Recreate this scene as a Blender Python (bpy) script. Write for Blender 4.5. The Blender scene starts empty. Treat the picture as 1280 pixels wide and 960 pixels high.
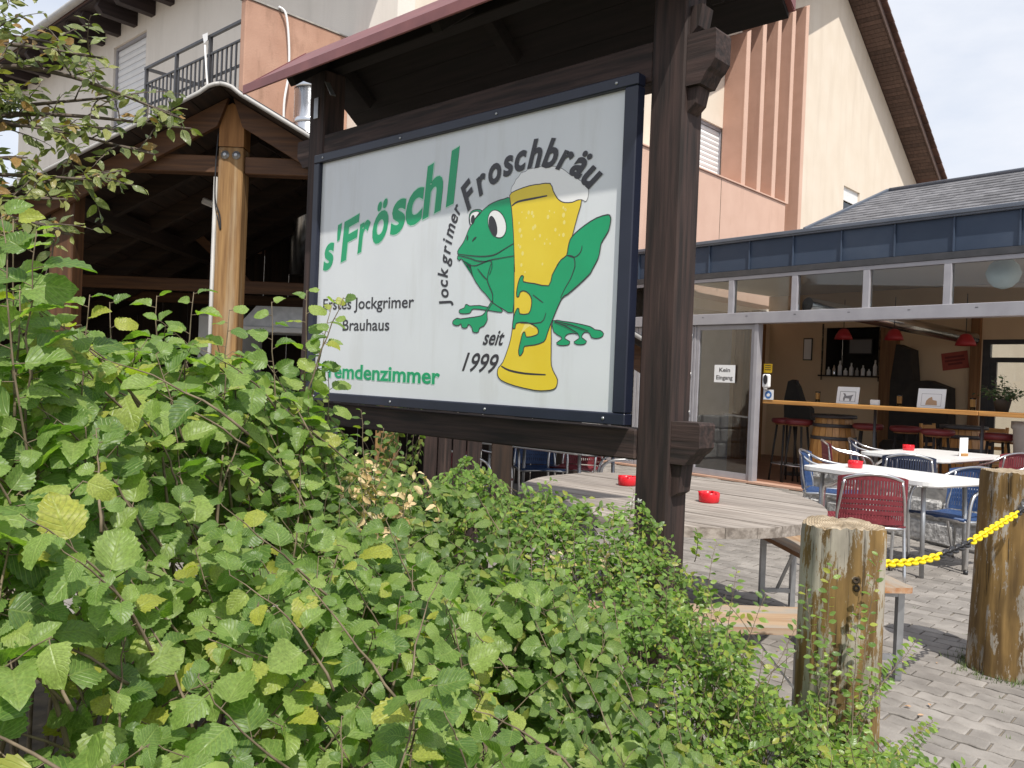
import bpy, bmesh, math, random
import numpy as np
from mathutils import Vector, Matrix, Euler

# ------------------------------------------------------------------ scene, camera, sky, sun, exposure
scene = bpy.context.scene
COL = scene.collection
R = math.radians
PI = math.pi

CAM_Z = 1.4
_rho, _pit = R(2.3), math.atan(8 / 1050.0)
_r = Vector((math.cos(_rho), 0, math.sin(_rho)))
_u0 = Vector((-math.sin(_rho), 0, math.cos(_rho)))
_f = (math.cos(_pit) * Vector((0, 1, 0)) - math.sin(_pit) * _u0).normalized()
_u = (math.cos(_pit) * _u0 + math.sin(_pit) * Vector((0, 1, 0))).normalized()
cam_data = bpy.data.cameras.new('camera')
cam = bpy.data.objects.new('camera', cam_data)
COL.objects.link(cam)
cam_data.sensor_width = 36.0
cam_data.lens = 36.0 * 1050.0 / 1280.0
cam_data.clip_start = 0.05
cam_data.clip_end = 2000.0
CAM_POS = Vector((0, 0, CAM_Z))
cam.matrix_world = Matrix(((_r.x, _u.x, -_f.x, 0), (_r.y, _u.y, -_f.y, 0), (_r.z, _u.z, -_f.z, CAM_Z), (0, 0, 0, 1)))
scene.camera = cam

SUN_EL = R(57)
SUN_DIR = Vector((0.27, -0.963, 0)).normalized()          # horizontal direction towards the sun
TO_SUN = (SUN_DIR * math.cos(SUN_EL) + Vector((0, 0, math.sin(SUN_EL)))).normalized()
sun_data = bpy.data.lights.new('sun', 'SUN')
sun_data.energy = 4.0
sun_data.angle = R(0.55)
sun_data.color = (1.0, 0.95, 0.87)
sun = bpy.data.objects.new('sun', sun_data)
COL.objects.link(sun)
sun.rotation_euler = (-TO_SUN).to_track_quat('-Z', 'Y').to_euler()
sun.location = (2, -8, 14)

world = bpy.data.worlds.new('World')
scene.world = world
world.use_nodes = True
wn = world.node_tree
wn.nodes.clear()
w_out = wn.nodes.new('ShaderNodeOutputWorld')
w_bg = wn.nodes.new('ShaderNodeBackground')
w_bg.inputs['Strength'].default_value = 0.145
w_sky = wn.nodes.new('ShaderNodeTexSky')
w_sky.sky_type = 'NISHITA'
w_sky.sun_disc = False
w_sky.sun_elevation = SUN_EL
w_sky.sun_rotation = math.atan2(SUN_DIR.x, SUN_DIR.y)
w_sky.dust_density = 2.0
w_tc = wn.nodes.new('ShaderNodeTexCoord')
w_map = wn.nodes.new('ShaderNodeMapping')
w_map.inputs['Scale'].default_value = (1.6, 1.6, 4.0)
w_map.inputs['Location'].default_value = (0.4, 0.1, 0.3)
w_noise = wn.nodes.new('ShaderNodeTexNoise')
w_noise.inputs['Scale'].default_value = 1.7
w_noise.inputs['Detail'].default_value = 7.0
w_noise.inputs['Roughness'].default_value = 0.55
w_ramp = wn.nodes.new('ShaderNodeValToRGB')
w_ramp.color_ramp.elements[0].position = 0.36
w_ramp.color_ramp.elements[0].color = (0.60, 0.60, 0.60, 1)
w_ramp.color_ramp.elements[1].position = 0.62
w_ramp.color_ramp.elements[1].color = (1, 1, 1, 1)
w_mix = wn.nodes.new('ShaderNodeMixRGB')
w_mix.inputs['Color2'].default_value = (4.9, 5.1, 5.55, 1)
L = wn.links.new
L(w_tc.outputs['Generated'], w_map.inputs['Vector'])
L(w_map.outputs['Vector'], w_noise.inputs['Vector'])
L(w_noise.outputs['Fac'], w_ramp.inputs['Fac'])
L(w_ramp.outputs['Color'], w_mix.inputs['Fac'])
L(w_sky.outputs['Color'], w_mix.inputs['Color1'])
L(w_mix.outputs['Color'], w_bg.inputs['Color'])
L(w_bg.outputs['Background'], w_out.inputs['Surface'])

scene.view_settings.view_transform = 'Standard'
scene.view_settings.look = 'None'
scene.view_settings.gamma = 1.0
scene.view_settings.exposure = 0.32
scene.cycles.max_bounces = 8
scene.cycles.transparent_max_bounces = 16

# ------------------------------------------------------------------ materials
def _nt(name):
    m = bpy.data.materials.new(name)
    m.use_nodes = True
    nt = m.node_tree
    b = nt.nodes['Principled BSDF']
    return m, nt, b

def mat(name, c1, c2=None, rough=0.6, scale=6.0, stretch=(1, 1, 1), detail=6.0, lo=0.35, hi=0.65, bump=0.0,
        bump_scale=None, metal=0.0, spec=0.5, c3=None, c3_scale=2.0, c3_lo=0.6, c3_hi=0.7, c3_stretch=None, c3_rough=0.62, jitter=0.0, coords='Object', bump_dist=0.01):
    """c1..c2 by noise, c3 as worn patches by a second noise, per-object brightness jitter."""
    m, nt, b = _nt(name)
    n, l = nt.nodes.new, nt.links.new
    c2 = c2 or c1
    tc = n('ShaderNodeTexCoord')
    mp = n('ShaderNodeMapping'); mp.inputs['Scale'].default_value = stretch
    l(tc.outputs[coords], mp.inputs['Vector'])
    if jitter:
        oi0 = n('ShaderNodeObjectInfo')
        ml = n('ShaderNodeVectorMath'); ml.operation = 'SCALE'; ml.inputs[0].default_value = (31.0, 17.0, 23.0)
        l(oi0.outputs['Random'], ml.inputs['Scale'])
        l(ml.outputs['Vector'], mp.inputs['Location'])
    nz = n('ShaderNodeTexNoise'); nz.inputs['Scale'].default_value = scale; nz.inputs['Detail'].default_value = detail
    l(mp.outputs['Vector'], nz.inputs['Vector'])
    mr = n('ShaderNodeMapRange'); mr.inputs['From Min'].default_value = lo; mr.inputs['From Max'].default_value = hi
    l(nz.outputs['Fac'], mr.inputs['Value'])
    mx = n('ShaderNodeMixRGB'); mx.inputs['Color1'].default_value = (*c1, 1); mx.inputs['Color2'].default_value = (*c2, 1)
    l(mr.outputs['Result'], mx.inputs['Fac'])
    col = mx.outputs['Color']
    if c3:
        mp3 = n('ShaderNodeMapping'); mp3.inputs['Scale'].default_value = c3_stretch or stretch; mp3.inputs['Location'].default_value = (3.1, 7.7, 1.3)
        l(tc.outputs[coords], mp3.inputs['Vector'])
        nz3 = n('ShaderNodeTexNoise'); nz3.inputs['Scale'].default_value = c3_scale; nz3.inputs['Detail'].default_value = 8; nz3.inputs['Roughness'].default_value = c3_rough
        l(mp3.outputs['Vector'], nz3.inputs['Vector'])
        mr3 = n('ShaderNodeMapRange'); mr3.inputs['From Min'].default_value = c3_lo; mr3.inputs['From Max'].default_value = c3_hi
        l(nz3.outputs['Fac'], mr3.inputs['Value'])
        mx3 = n('ShaderNodeMixRGB'); mx3.inputs['Color2'].default_value = (*c3, 1)
        l(mr3.outputs['Result'], mx3.inputs['Fac']); l(col, mx3.inputs['Color1'])
        col = mx3.outputs['Color']
    if jitter:
        oi = n('ShaderNodeObjectInfo')
        pr = n('ShaderNodeAttribute'); pr.attribute_name = 'piece_rnd'
        sm = n('ShaderNodeMath'); sm.operation = 'ADD'; l(oi.outputs['Random'], sm.inputs[0]); l(pr.outputs['Fac'], sm.inputs[1])
        fc = n('ShaderNodeMath'); fc.operation = 'FRACT'; l(sm.outputs[0], fc.inputs[0])
        mj = n('ShaderNodeMapRange'); mj.inputs['To Min'].default_value = 1 - jitter; mj.inputs['To Max'].default_value = 1 + jitter
        l(fc.outputs[0], mj.inputs['Value'])
        hs = n('ShaderNodeHueSaturation'); l(mj.outputs['Result'], hs.inputs['Value']); l(col, hs.inputs['Color'])
        col = hs.outputs['Color']
    l(col, b.inputs['Base Color'])
    b.inputs['Roughness'].default_value = rough
    b.inputs['Metallic'].default_value = metal
    b.inputs['Specular IOR Level'].default_value = spec
    if bump:
        bp = n('ShaderNodeBump'); bp.inputs['Strength'].default_value = bump; bp.inputs['Distance'].default_value = bump_dist
        if bump_scale:
            nb = n('ShaderNodeTexNoise'); nb.inputs['Scale'].default_value = bump_scale; nb.inputs['Detail'].default_value = 5
            l(mp.outputs['Vector'], nb.inputs['Vector']); l(nb.outputs['Fac'], bp.inputs['Height'])
        else:
            l(nz.outputs['Fac'], bp.inputs['Height'])
        l(bp.outputs['Normal'], b.inputs['Normal'])
    return m

def glass_mat(name, tint=(0.93, 0.96, 0.95), refl=1.0):
    m = bpy.data.materials.new(name); m.use_nodes = True
    nt = m.node_tree; nt.nodes.clear(); n, l = nt.nodes.new, nt.links.new
    o = n('ShaderNodeOutputMaterial'); t = n('ShaderNodeBsdfTransparent'); t.inputs['Color'].default_value = (*tint, 1)
    g = n('ShaderNodeBsdfGlossy'); g.inputs['Roughness'].default_value = 0.02
    fr = n('ShaderNodeFresnel'); fr.inputs['IOR'].default_value = 1.5
    mm = n('ShaderNodeMath'); mm.operation = 'MULTIPLY'; mm.inputs[1].default_value = refl; mm.use_clamp = True
    mx = n('ShaderNodeMixShader')
    l(fr.outputs['Fac'], mm.inputs[0]); l(mm.outputs[0], mx.inputs['Fac']); l(t.outputs[0], mx.inputs[1]); l(g.outputs[0], mx.inputs[2]); l(mx.outputs[0], o.inputs['Surface'])
    return m

def leaf_mat(name, dark, mid, light, odd, vein_n=7.0, odd_from=0.94, trans=0.42, gloss=0.42):
    m, nt, b = _nt(name)
    n, l = nt.nodes.new, nt.links.new
    at = n('ShaderNodeAttribute'); at.attribute_name = 'leaf_rnd'
    oi = n('ShaderNodeObjectInfo')
    ad = n('ShaderNodeMath'); ad.operation = 'ADD'; l(at.outputs['Fac'], ad.inputs[0]); l(oi.outputs['Random'], ad.inputs[1])
    fr = n('ShaderNodeMath'); fr.operation = 'FRACT'; l(ad.outputs[0], fr.inputs[0])
    rp = n('ShaderNodeValToRGB'); cr = rp.color_ramp
    cr.elements[0].position = 0.0; cr.elements[0].color = (*dark, 1)
    cr.elements[1].position = 1.0; cr.elements[1].color = (*odd, 1)
    e = cr.elements.new(0.45); e.color = (*mid, 1)
    e = cr.elements.new(odd_from - 0.08); e.color = (*light, 1)
    e = cr.elements.new(odd_from); e.color = (*odd, 1)
    l(fr.outputs[0], rp.inputs['Fac'])
    uv = n('ShaderNodeUVMap'); uv.uv_map = 'leaf_uv'
    sp = n('ShaderNodeSeparateXYZ'); l(uv.outputs['UV'], sp.inputs[0])
    a1 = n('ShaderNodeMath'); a1.operation = 'MULTIPLY_ADD'; a1.inputs[1].default_value = 2; a1.inputs[2].default_value = -1; l(sp.outputs['X'], a1.inputs[0])
    ab = n('ShaderNodeMath'); ab.operation = 'ABSOLUTE'; l(a1.outputs[0], ab.inputs[0])
    q = n('ShaderNodeMath'); q.operation = 'MULTIPLY_ADD'; q.inputs[1].default_value = -0.32; l(ab.outputs[0], q.inputs[0]); l(sp.outputs['Y'], q.inputs[2])
    q2 = n('ShaderNodeMath'); q2.operation = 'MULTIPLY'; q2.inputs[1].default_value = vein_n; l(q.outputs[0], q2.inputs[0])
    pp = n('ShaderNodeMath'); pp.operation = 'PINGPONG'; pp.inputs[1].default_value = 0.5; l(q2.outputs[0], pp.inputs[0])
    v1 = n('ShaderNodeMapRange'); v1.inputs['From Min'].default_value = 0.0; v1.inputs['From Max'].default_value = 0.16; v1.inputs['To Min'].default_value = 1; v1.inputs['To Max'].default_value = 0; l(pp.outputs[0], v1.inputs['Value'])
    v2 = n('ShaderNodeMapRange'); v2.inputs['From Min'].default_value = 0.0; v2.inputs['From Max'].default_value = 0.09; v2.inputs['To Min'].default_value = 1; v2.inputs['To Max'].default_value = 0; l(ab.outputs[0], v2.inputs['Value'])
    vm = n('ShaderNodeMath'); vm.operation = 'MAXIMUM'; l(v1.outputs['Result'], vm.inputs[0]); l(v2.outputs['Result'], vm.inputs[1])
    vf = n('ShaderNodeMath'); vf.operation = 'MULTIPLY'; vf.inputs[1].default_value = 0.35; l(vm.outputs[0], vf.inputs[0])
    # blotches
    tc = n('ShaderNodeTexCoord'); nz = n('ShaderNodeTexNoise'); nz.inputs['Scale'].default_value = 14; nz.inputs['Detail'].default_value = 5; l(tc.outputs['Object'], nz.inputs['Vector'])
    hs = n('ShaderNodeHueSaturation'); mrv = n('ShaderNodeMapRange'); mrv.inputs['From Min'].default_value = 0.3; mrv.inputs['From Max'].default_value = 0.7; mrv.inputs['To Min'].default_value = 0.72; mrv.inputs['To Max'].default_value = 1.25
    l(nz.outputs['Fac'], mrv.inputs['Value']); l(mrv.outputs['Result'], hs.inputs['Value']); l(rp.outputs['Color'], hs.inputs['Color'])
    mx = n('ShaderNodeMixRGB'); l(vf.outputs[0], mx.inputs['Fac']); l(hs.outputs['Color'], mx.inputs['Color1'])
    mx.inputs['Color2'].default_value = (min(1, light[0] * 1.5), min(1, light[1] * 1.4), light[2] * 1.5, 1)
    l(mx.outputs['Color'], b.inputs['Base Color'])
    b.inputs['Roughness'].default_value = gloss
    b.inputs['Specular IOR Level'].default_value = 0.45
    bp = n('ShaderNodeBump'); bp.inputs['Strength'].default_value = 0.35; bp.inputs['Distance'].default_value = 0.004; bp.invert = True
    l(vm.outputs[0], bp.inputs['Height']); l(bp.outputs['Normal'], b.inputs['Normal'])
    tr = n('ShaderNodeBsdfTranslucent')
    tcl = n('ShaderNodeMixRGB'); tcl.blend_type = 'MULTIPLY'; tcl.inputs['Fac'].default_value = 1; tcl.inputs['Color2'].default_value = (1.5, 1.9, 0.5, 1); l(mx.outputs['Color'], tcl.inputs['Color1'])
    l(tcl.outputs['Color'], tr.inputs['Color'])
    ms = n('ShaderNodeMixShader'); ms.inputs['Fac'].default_value = trans
    l(b.outputs[0], ms.inputs[1]); l(tr.outputs[0], ms.inputs[2])
    l(ms.outputs[0], nt.nodes['Material Output'].inputs['Surface'])
    return m

SX, SY, SZ = (0.06, 1, 1), (1, 0.06, 1), (1, 1, 0.06)
MT = {}
for ax, st in (('x', SX), ('y', SY), ('z', SZ)):
    MT['sign_wood_' + ax] = mat('dark_stained_wood_' + ax, (0.012, 0.0068, 0.0056), (0.046, 0.0255, 0.021), rough=0.8, scale=45, stretch=st, bump=0.7,
                                c3=(0.13, 0.085, 0.068), c3_scale=14, c3_lo=0.58, c3_hi=0.80, c3_stretch=st, bump_dist=0.006)
    MT['post_wood_' + ax] = mat('weathered_brown_timber_' + ax, (0.17, 0.085, 0.028), (0.32, 0.185, 0.070), rough=0.75, scale=30, stretch=st, bump=0.5,
                                c3=(0.38, 0.29, 0.18), c3_scale=9, c3_lo=0.55, c3_hi=0.75, c3_stretch=st)
    MT['beam_wood_' + ax] = mat('brown_beam_' + ax, (0.060, 0.024, 0.008), (0.125, 0.054, 0.018), rough=0.65, scale=30, stretch=st, bump=0.3)
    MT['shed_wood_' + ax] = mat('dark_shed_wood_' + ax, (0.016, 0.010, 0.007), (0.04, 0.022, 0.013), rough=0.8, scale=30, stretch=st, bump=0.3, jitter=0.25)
    MT['bar_wood_' + ax] = mat('varnished_oak_' + ax, (0.36, 0.17, 0.05), (0.55, 0.29, 0.09), rough=0.35, scale=22, stretch=st, jitter=0.1)
    MT['grey_wood_' + ax] = mat('silvered_weathered_plank_' + ax, (0.20, 0.17, 0.145), (0.40, 0.355, 0.315), rough=0.85, scale=40, stretch=st, bump=0.6, c3=(0.13, 0.11, 0.095), c3_scale=22, c3_lo=0.56, c3_hi=0.72, c3_stretch=st, jitter=0.16, bump_dist=0.004)
    MT['bench_wood_' + ax] = mat('varnished_beer_bench_' + ax, (0.34, 0.135, 0.045), (0.44, 0.21, 0.085), rough=0.6, scale=26, stretch=st, c3=(0.47, 0.38, 0.29), c3_scale=9, c3_lo=0.42, c3_hi=0.62, c3_stretch=st, bump=0.2)
    MT['inner_wood_' + ax] = mat('interior_brown_wood_' + ax, (0.17, 0.075, 0.025), (0.28, 0.135, 0.05), rough=0.5, scale=20, stretch=st)
MT['worn_seat'] = mat('worn_bench_top', (0.27, 0.155, 0.075), (0.42, 0.30, 0.195), rough=0.85, scale=20, stretch=(.08, 1, 1), c3=(0.30, 0.26, 0.215), c3_scale=10, c3_stretch=(.2, 1, 1), c3_lo=.45, c3_hi=.6, bump=.3)
MT['post_cap'] = mat('orange_brown_header_timber', (0.20, 0.085, 0.02), (0.32, 0.15, 0.045), rough=0.7, scale=26, stretch=(1, 1, 0.1), bump=0.3)
def log_mat(name, flake, lo, hi):
    m = mat(name, (0.12, 0.068, 0.019), (0.30, 0.185, 0.06), rough=0.8, scale=26, stretch=(1, 1, 0.10), lo=.3, hi=.68, bump=0.6, c3=flake, c3_scale=13, c3_lo=lo, c3_hi=hi, c3_stretch=(1, 1, 0.24), c3_rough=0.78, bump_dist=0.008)
    nt = m.node_tree; n, l = nt.nodes.new, nt.links.new; b = nt.nodes['Principled BSDF']
    src = b.inputs['Base Color'].links[0].from_socket
    tc = n('ShaderNodeTexCoord')
    # large stains, and thin dark checks along the grain
    mp = n('ShaderNodeMapping'); mp.inputs['Scale'].default_value = (1, 1, .55); l(tc.outputs['Object'], mp.inputs['Vector'])
    nz = n('ShaderNodeTexNoise'); nz.inputs['Scale'].default_value = 5; nz.inputs['Detail'].default_value = 6; l(mp.outputs['Vector'], nz.inputs['Vector'])
    r1 = n('ShaderNodeMapRange'); r1.inputs['From Min'].default_value = .38; r1.inputs['From Max'].default_value = .66; r1.inputs['To Min'].default_value = .62; r1.inputs['To Max'].default_value = 1.22; l(nz.outputs['Fac'], r1.inputs['Value'])
    mp2 = n('ShaderNodeMapping'); mp2.inputs['Scale'].default_value = (1, 1, .035); l(tc.outputs['Object'], mp2.inputs['Vector'])
    n2 = n('ShaderNodeTexNoise'); n2.inputs['Scale'].default_value = 75; n2.inputs['Detail'].default_value = 3; l(mp2.outputs['Vector'], n2.inputs['Vector'])
    r2 = n('ShaderNodeMapRange'); r2.inputs['From Min'].default_value = .30; r2.inputs['From Max'].default_value = .40; r2.inputs['To Min'].default_value = .35; r2.inputs['To Max'].default_value = 1.0; l(n2.outputs['Fac'], r2.inputs['Value'])
    mu = n('ShaderNodeMath'); mu.operation = 'MULTIPLY'; l(r1.outputs['Result'], mu.inputs[0]); l(r2.outputs['Result'], mu.inputs[1])
    hs = n('ShaderNodeHueSaturation'); l(src, hs.inputs['Color']); l(mu.outputs[0], hs.inputs['Value']); l(hs.outputs['Color'], b.inputs['Base Color'])
    return m
MT['bollard'] = log_mat('peeling_stained_log', (0.38, 0.34, 0.28), 0.55, 0.575)
MT['bollard_grey'] = log_mat('peeled_silver_log', (0.40, 0.36, 0.29), 0.485, 0.515)
MT['end_grain'] = mat('log_end_grain', (0.26, 0.20, 0.13), (0.42, 0.34, 0.24), rough=0.85, scale=30, bump=0.5)
def rings_mat():
    m = mat('log_end_rings', (0.24, 0.18, 0.11), (0.42, 0.34, 0.24), rough=0.85, scale=22, bump=0.5)
    nt = m.node_tree; n, l = nt.nodes.new, nt.links.new; b = nt.nodes['Principled BSDF']; src = b.inputs['Base Color'].links[0].from_socket
    tc = n('ShaderNodeTexCoord'); wv = n('ShaderNodeTexWave'); wv.wave_type = 'RINGS'; wv.rings_direction = 'Z'; wv.inputs['Scale'].default_value = 34; wv.inputs['Distortion'].default_value = 2.5; wv.inputs['Detail'].default_value = 2; wv.inputs['Detail Scale'].default_value = .4
    l(tc.outputs['Object'], wv.inputs['Vector'])
    r1 = n('ShaderNodeMapRange'); r1.inputs['To Min'].default_value = .62; r1.inputs['To Max'].default_value = 1.1; l(wv.outputs['Fac'], r1.inputs['Value'])
    hs = n('ShaderNodeHueSaturation'); l(src, hs.inputs['Color']); l(r1.outputs['Result'], hs.inputs['Value']); l(hs.outputs['Color'], b.inputs['Base Color'])
    return m
MT['end_grain'] = rings_mat()
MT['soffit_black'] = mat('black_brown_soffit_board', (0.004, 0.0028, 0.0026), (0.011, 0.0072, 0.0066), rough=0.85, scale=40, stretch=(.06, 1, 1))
MT['crack'] = mat('dark_wood_crack', (0.03, 0.02, 0.012), (0.05, 0.035, 0.02), rough=0.9)
MT['navy_frame'] = mat('navy_painted_metal_frame', (0.009, 0.012, 0.026), (0.014, 0.018, 0.036), rough=0.42, scale=5, c3=(0.35, 0.36, 0.4), c3_scale=16, c3_lo=0.72, c3_hi=0.78)
MT['sign_white'] = mat('white_backlit_acrylic', (0.62, 0.645, 0.665), (0.66, 0.685, 0.70), rough=0.14, scale=2.5, c3=(0.54, 0.55, 0.54), c3_scale=8, c3_stretch=(1, 1, .12), c3_lo=0.5, c3_hi=0.85)
MT['print_green'] = mat('green_print', (0.0, 0.30, 0.115), (0.0, 0.33, 0.13), rough=0.25)
MT['print_halo'] = mat('pale_green_halo_print', (0.42, 0.66, 0.53), rough=0.25)
MT['print_black'] = mat('charcoal_print', (0.028, 0.026, 0.03), rough=0.3)
MT['print_yellow'] = mat('yellow_print', (0.72, 0.53, 0.015), (0.76, 0.58, 0.03), rough=0.25, scale=5)
MT['print_bubble'] = mat('pale_yellow_print', (0.80, 0.68, 0.18), rough=0.25)
MT['print_white'] = mat('white_print', (0.80, 0.80, 0.79), rough=0.25)
MT['red_roof'] = mat('dark_red_metal_roof', (0.16, 0.055, 0.055), (0.21, 0.075, 0.072), rough=0.42, scale=7, c3=(0.30, 0.2, 0.18), c3_scale=9, c3_lo=0.65, c3_hi=0.8)
MT['cream'] = mat('cream_plaster', (0.70, 0.61, 0.50), (0.74, 0.655, 0.55), rough=0.9, scale=1.3, bump=0.35, bump_scale=60, c3=(0.655, 0.565, 0.46), c3_scale=2.6, c3_stretch=(1, 1, .16), c3_lo=0.48, c3_hi=0.75)
MT['white_plaster'] = mat('off_white_plaster', (0.74, 0.69, 0.62), (0.78, 0.73, 0.66), rough=0.9, scale=1.5, bump=0.35, bump_scale=60, c3=(0.67, 0.625, 0.56), c3_scale=2.6, c3_stretch=(1, 1, .16), c3_lo=0.48, c3_hi=0.75)
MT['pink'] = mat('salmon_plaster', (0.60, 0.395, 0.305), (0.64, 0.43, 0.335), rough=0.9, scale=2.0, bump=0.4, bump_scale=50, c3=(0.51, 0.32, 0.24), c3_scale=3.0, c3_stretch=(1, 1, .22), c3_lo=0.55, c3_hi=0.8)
MT['pink_old_shaded'] = mat('weathered_shaded_salmon_plaster', (0.42, 0.245, 0.175), (0.48, 0.29, 0.21), rough=0.95, scale=3.0, bump=0.4, bump_scale=50, c3=(0.30, 0.175, 0.12), c3_scale=5.0, c3_stretch=(1, 1, .3), c3_lo=0.52, c3_hi=0.75)  # weathered, and darkened for the shade on the balcony end wall
MT['fin_shaded_pink'] = mat('shaded_salmon_fin', (0.40, 0.235, 0.172), (0.44, 0.262, 0.195), rough=0.9, scale=3.0, bump=0.3, bump_scale=50, c3=(0.33, 0.185, 0.13), c3_scale=4.0, c3_stretch=(1, 1, .15), c3_lo=0.52, c3_hi=0.78)  # darker than the parapet: shade on the fin sides put into the colour
MT['white_plastic'] = mat('white_shutter_plastic', (0.74, 0.74, 0.74), (0.78, 0.78, 0.78), rough=0.5)
MT['soffit'] = mat('brown_soffit_board', (0.075, 0.045, 0.036), (0.12, 0.075, 0.06), rough=0.75, scale=20, stretch=SX, jitter=0.25)
MT['tile'] = mat('red_brown_roof_tile', (0.10, 0.055, 0.044), (0.15, 0.08, 0.063), rough=0.8, scale=6, jitter=0.25)
MT['dark_metal'] = mat('dark_grey_painted_steel', (0.035, 0.036, 0.04), (0.05, 0.05, 0.055), rough=0.45, scale=8)
MT['rafter'] = mat('dark_rafter', (0.022, 0.014, 0.014), (0.04, 0.026, 0.025), rough=0.75, scale=20, stretch=SY)
MT['grey_metal'] = mat('pale_grey_gutter', (0.36, 0.35, 0.34), (0.44, 0.43, 0.41), rough=0.5, scale=5)
MT['stainless'] = mat('stainless_steel', (0.62, 0.63, 0.65), (0.70, 0.71, 0.73), rough=0.22, metal=1.0, scale=4)
MT['galv'] = mat('galvanised_steel', (0.36, 0.37, 0.38), (0.47, 0.48, 0.49), rough=0.42, metal=0.8, scale=12)
MT['alu'] = mat('brushed_aluminium', (0.66, 0.66, 0.66), (0.74, 0.74, 0.74), rough=0.3, metal=1.0, scale=10)
MT['frame_grey'] = mat('light_grey_window_frame', (0.29, 0.285, 0.31), (0.33, 0.325, 0.35), rough=0.4, scale=5)
MT['blue_fascia'] = mat('slate_blue_standing_seam', (0.036, 0.053, 0.086), (0.047, 0.066, 0.103), rough=0.62, spec=0.25, scale=1.3, jitter=0.1, c3=(0.062, 0.082, 0.118), c3_scale=1.6, c3_lo=0.5, c3_hi=0.8)
MT['blue_gutter'] = mat('grey_blue_gutter', (0.085, 0.10, 0.13), (0.105, 0.12, 0.15), rough=0.4, scale=4)
MT['shingle'] = mat('grey_slate_shingle', (0.105, 0.105, 0.115), (0.17, 0.17, 0.18), rough=0.75, scale=9, bump=0.4, jitter=0.22)
MT['glass'] = glass_mat('window_glass')
MT['glass_refl'] = glass_mat('reflective_glass', (0.86, 0.88, 0.87), 1.3)
MT['beige'] = mat('beige_interior_wall', (0.66, 0.50, 0.33), (0.70, 0.54, 0.36), rough=0.9, scale=2)
MT['ceiling'] = mat('pale_ceiling', (0.74, 0.68, 0.56), rough=0.9)
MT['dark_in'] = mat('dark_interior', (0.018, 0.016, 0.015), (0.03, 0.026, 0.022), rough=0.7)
MT['floor_in'] = mat('terracotta_floor', (0.22, 0.10, 0.065), (0.28, 0.14, 0.09), rough=0.5, scale=3)
MT['threshold'] = mat('salmon_threshold', (0.46, 0.28, 0.2), (0.5, 0.32, 0.24), rough=0.8, scale=6)
MT['granite'] = mat('rough_granite', (0.27, 0.265, 0.26), (0.56, 0.55, 0.53), rough=0.9, scale=26, bump=1.0, jitter=0.15, bump_dist=0.02)
MT['paver'] = mat('grey_concrete_paver', (0.195, 0.178, 0.162), (0.275, 0.254, 0.232), rough=0.9, scale=7, bump=0.45, bump_scale=90, jitter=0.16, c3=(0.17, 0.16, 0.145), c3_scale=9, c3_lo=0.55, c3_hi=0.75, bump_dist=0.004)
MT['ground'] = mat('sandy_joint_ground', (0.17, 0.145, 0.11), (0.24, 0.205, 0.165), rough=0.95, scale=9, bump=0.5, bump_scale=60)
MT['soil'] = mat('dark_soil', (0.035, 0.026, 0.017), (0.085, 0.065, 0.04), rough=0.95, scale=12, bump=1.0)
MT['white_table'] = mat('white_laminate', (0.80, 0.80, 0.79), rough=0.3)
MT['red_plastic'] = mat('red_plastic', (0.60, 0.012, 0.022), (0.66, 0.02, 0.03), rough=0.25)
MT['wicker_blue'] = mat('blue_woven_plastic', (0.025, 0.06, 0.16), (0.04, 0.085, 0.21), rough=0.5, scale=40)
MT['wicker_navy'] = mat('navy_woven_plastic', (0.018, 0.026, 0.055), (0.028, 0.038, 0.075), rough=0.5, scale=40)
MT['wicker_red'] = mat('wine_red_woven_plastic', (0.16, 0.022, 0.03), (0.22, 0.032, 0.042), rough=0.5, scale=40)
MT['lamp_red'] = mat('dark_red_lampshade', (0.30, 0.012, 0.016), (0.36, 0.018, 0.02), rough=0.5)
MT['red_leather'] = mat('dark_red_upholstery', (0.13, 0.016, 0.022), (0.17, 0.024, 0.03), rough=0.45)
MT['yellow_chain'] = mat('yellow_plastic_chain', (0.80, 0.60, 0.0), (0.84, 0.65, 0.01), rough=0.35)
MT['black_chain'] = mat('black_plastic_chain', (0.02, 0.02, 0.022), rough=0.4)
MT['paper'] = mat('white_paper', (0.76, 0.77, 0.78), rough=0.8)
MT['poster_red'] = mat('red_poster', (0.32, 0.05, 0.035), (0.38, 0.075, 0.05), rough=0.6, scale=8)
MT['poster_print'] = mat('dark_red_print', (0.16, 0.025, 0.02), rough=0.6)
MT['yellow_card'] = mat('yellow_card', (0.75, 0.47, 0.01), rough=0.6)
MT['blue_card'] = mat('blue_print', (0.05, 0.16, 0.42), rough=0.5)
MT['grey_print'] = mat('grey_print', (0.2, 0.2, 0.21), rough=0.6)
MT['tan_print'] = mat('tan_print', (0.42, 0.27, 0.16), rough=0.6)
MT['globe'] = mat('pale_blue_paper_globe', (0.52, 0.70, 0.78), (0.60, 0.77, 0.84), rough=0.6, scale=6)
MT['twig'] = mat('grey_brown_twig', (0.10, 0.075, 0.045), (0.20, 0.155, 0.10), rough=0.8, scale=30)
MT['dark_twig'] = mat('dark_twig', (0.06, 0.045, 0.035), (0.13, 0.10, 0.075), rough=0.8, scale=30)
MT['hazel'] = leaf_mat('hazel_leaf', (0.085, 0.160, 0.038), (0.168, 0.262, 0.064), (0.26, 0.345, 0.092), (0.34, 0.35, 0.06), vein_n=8, odd_from=0.955)
MT['bramble'] = leaf_mat('bramble_leaf', (0.060, 0.115, 0.032), (0.135, 0.215, 0.055), (0.22, 0.30, 0.08), (0.25, 0.27, 0.06), vein_n=7, odd_from=0.96)
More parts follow.
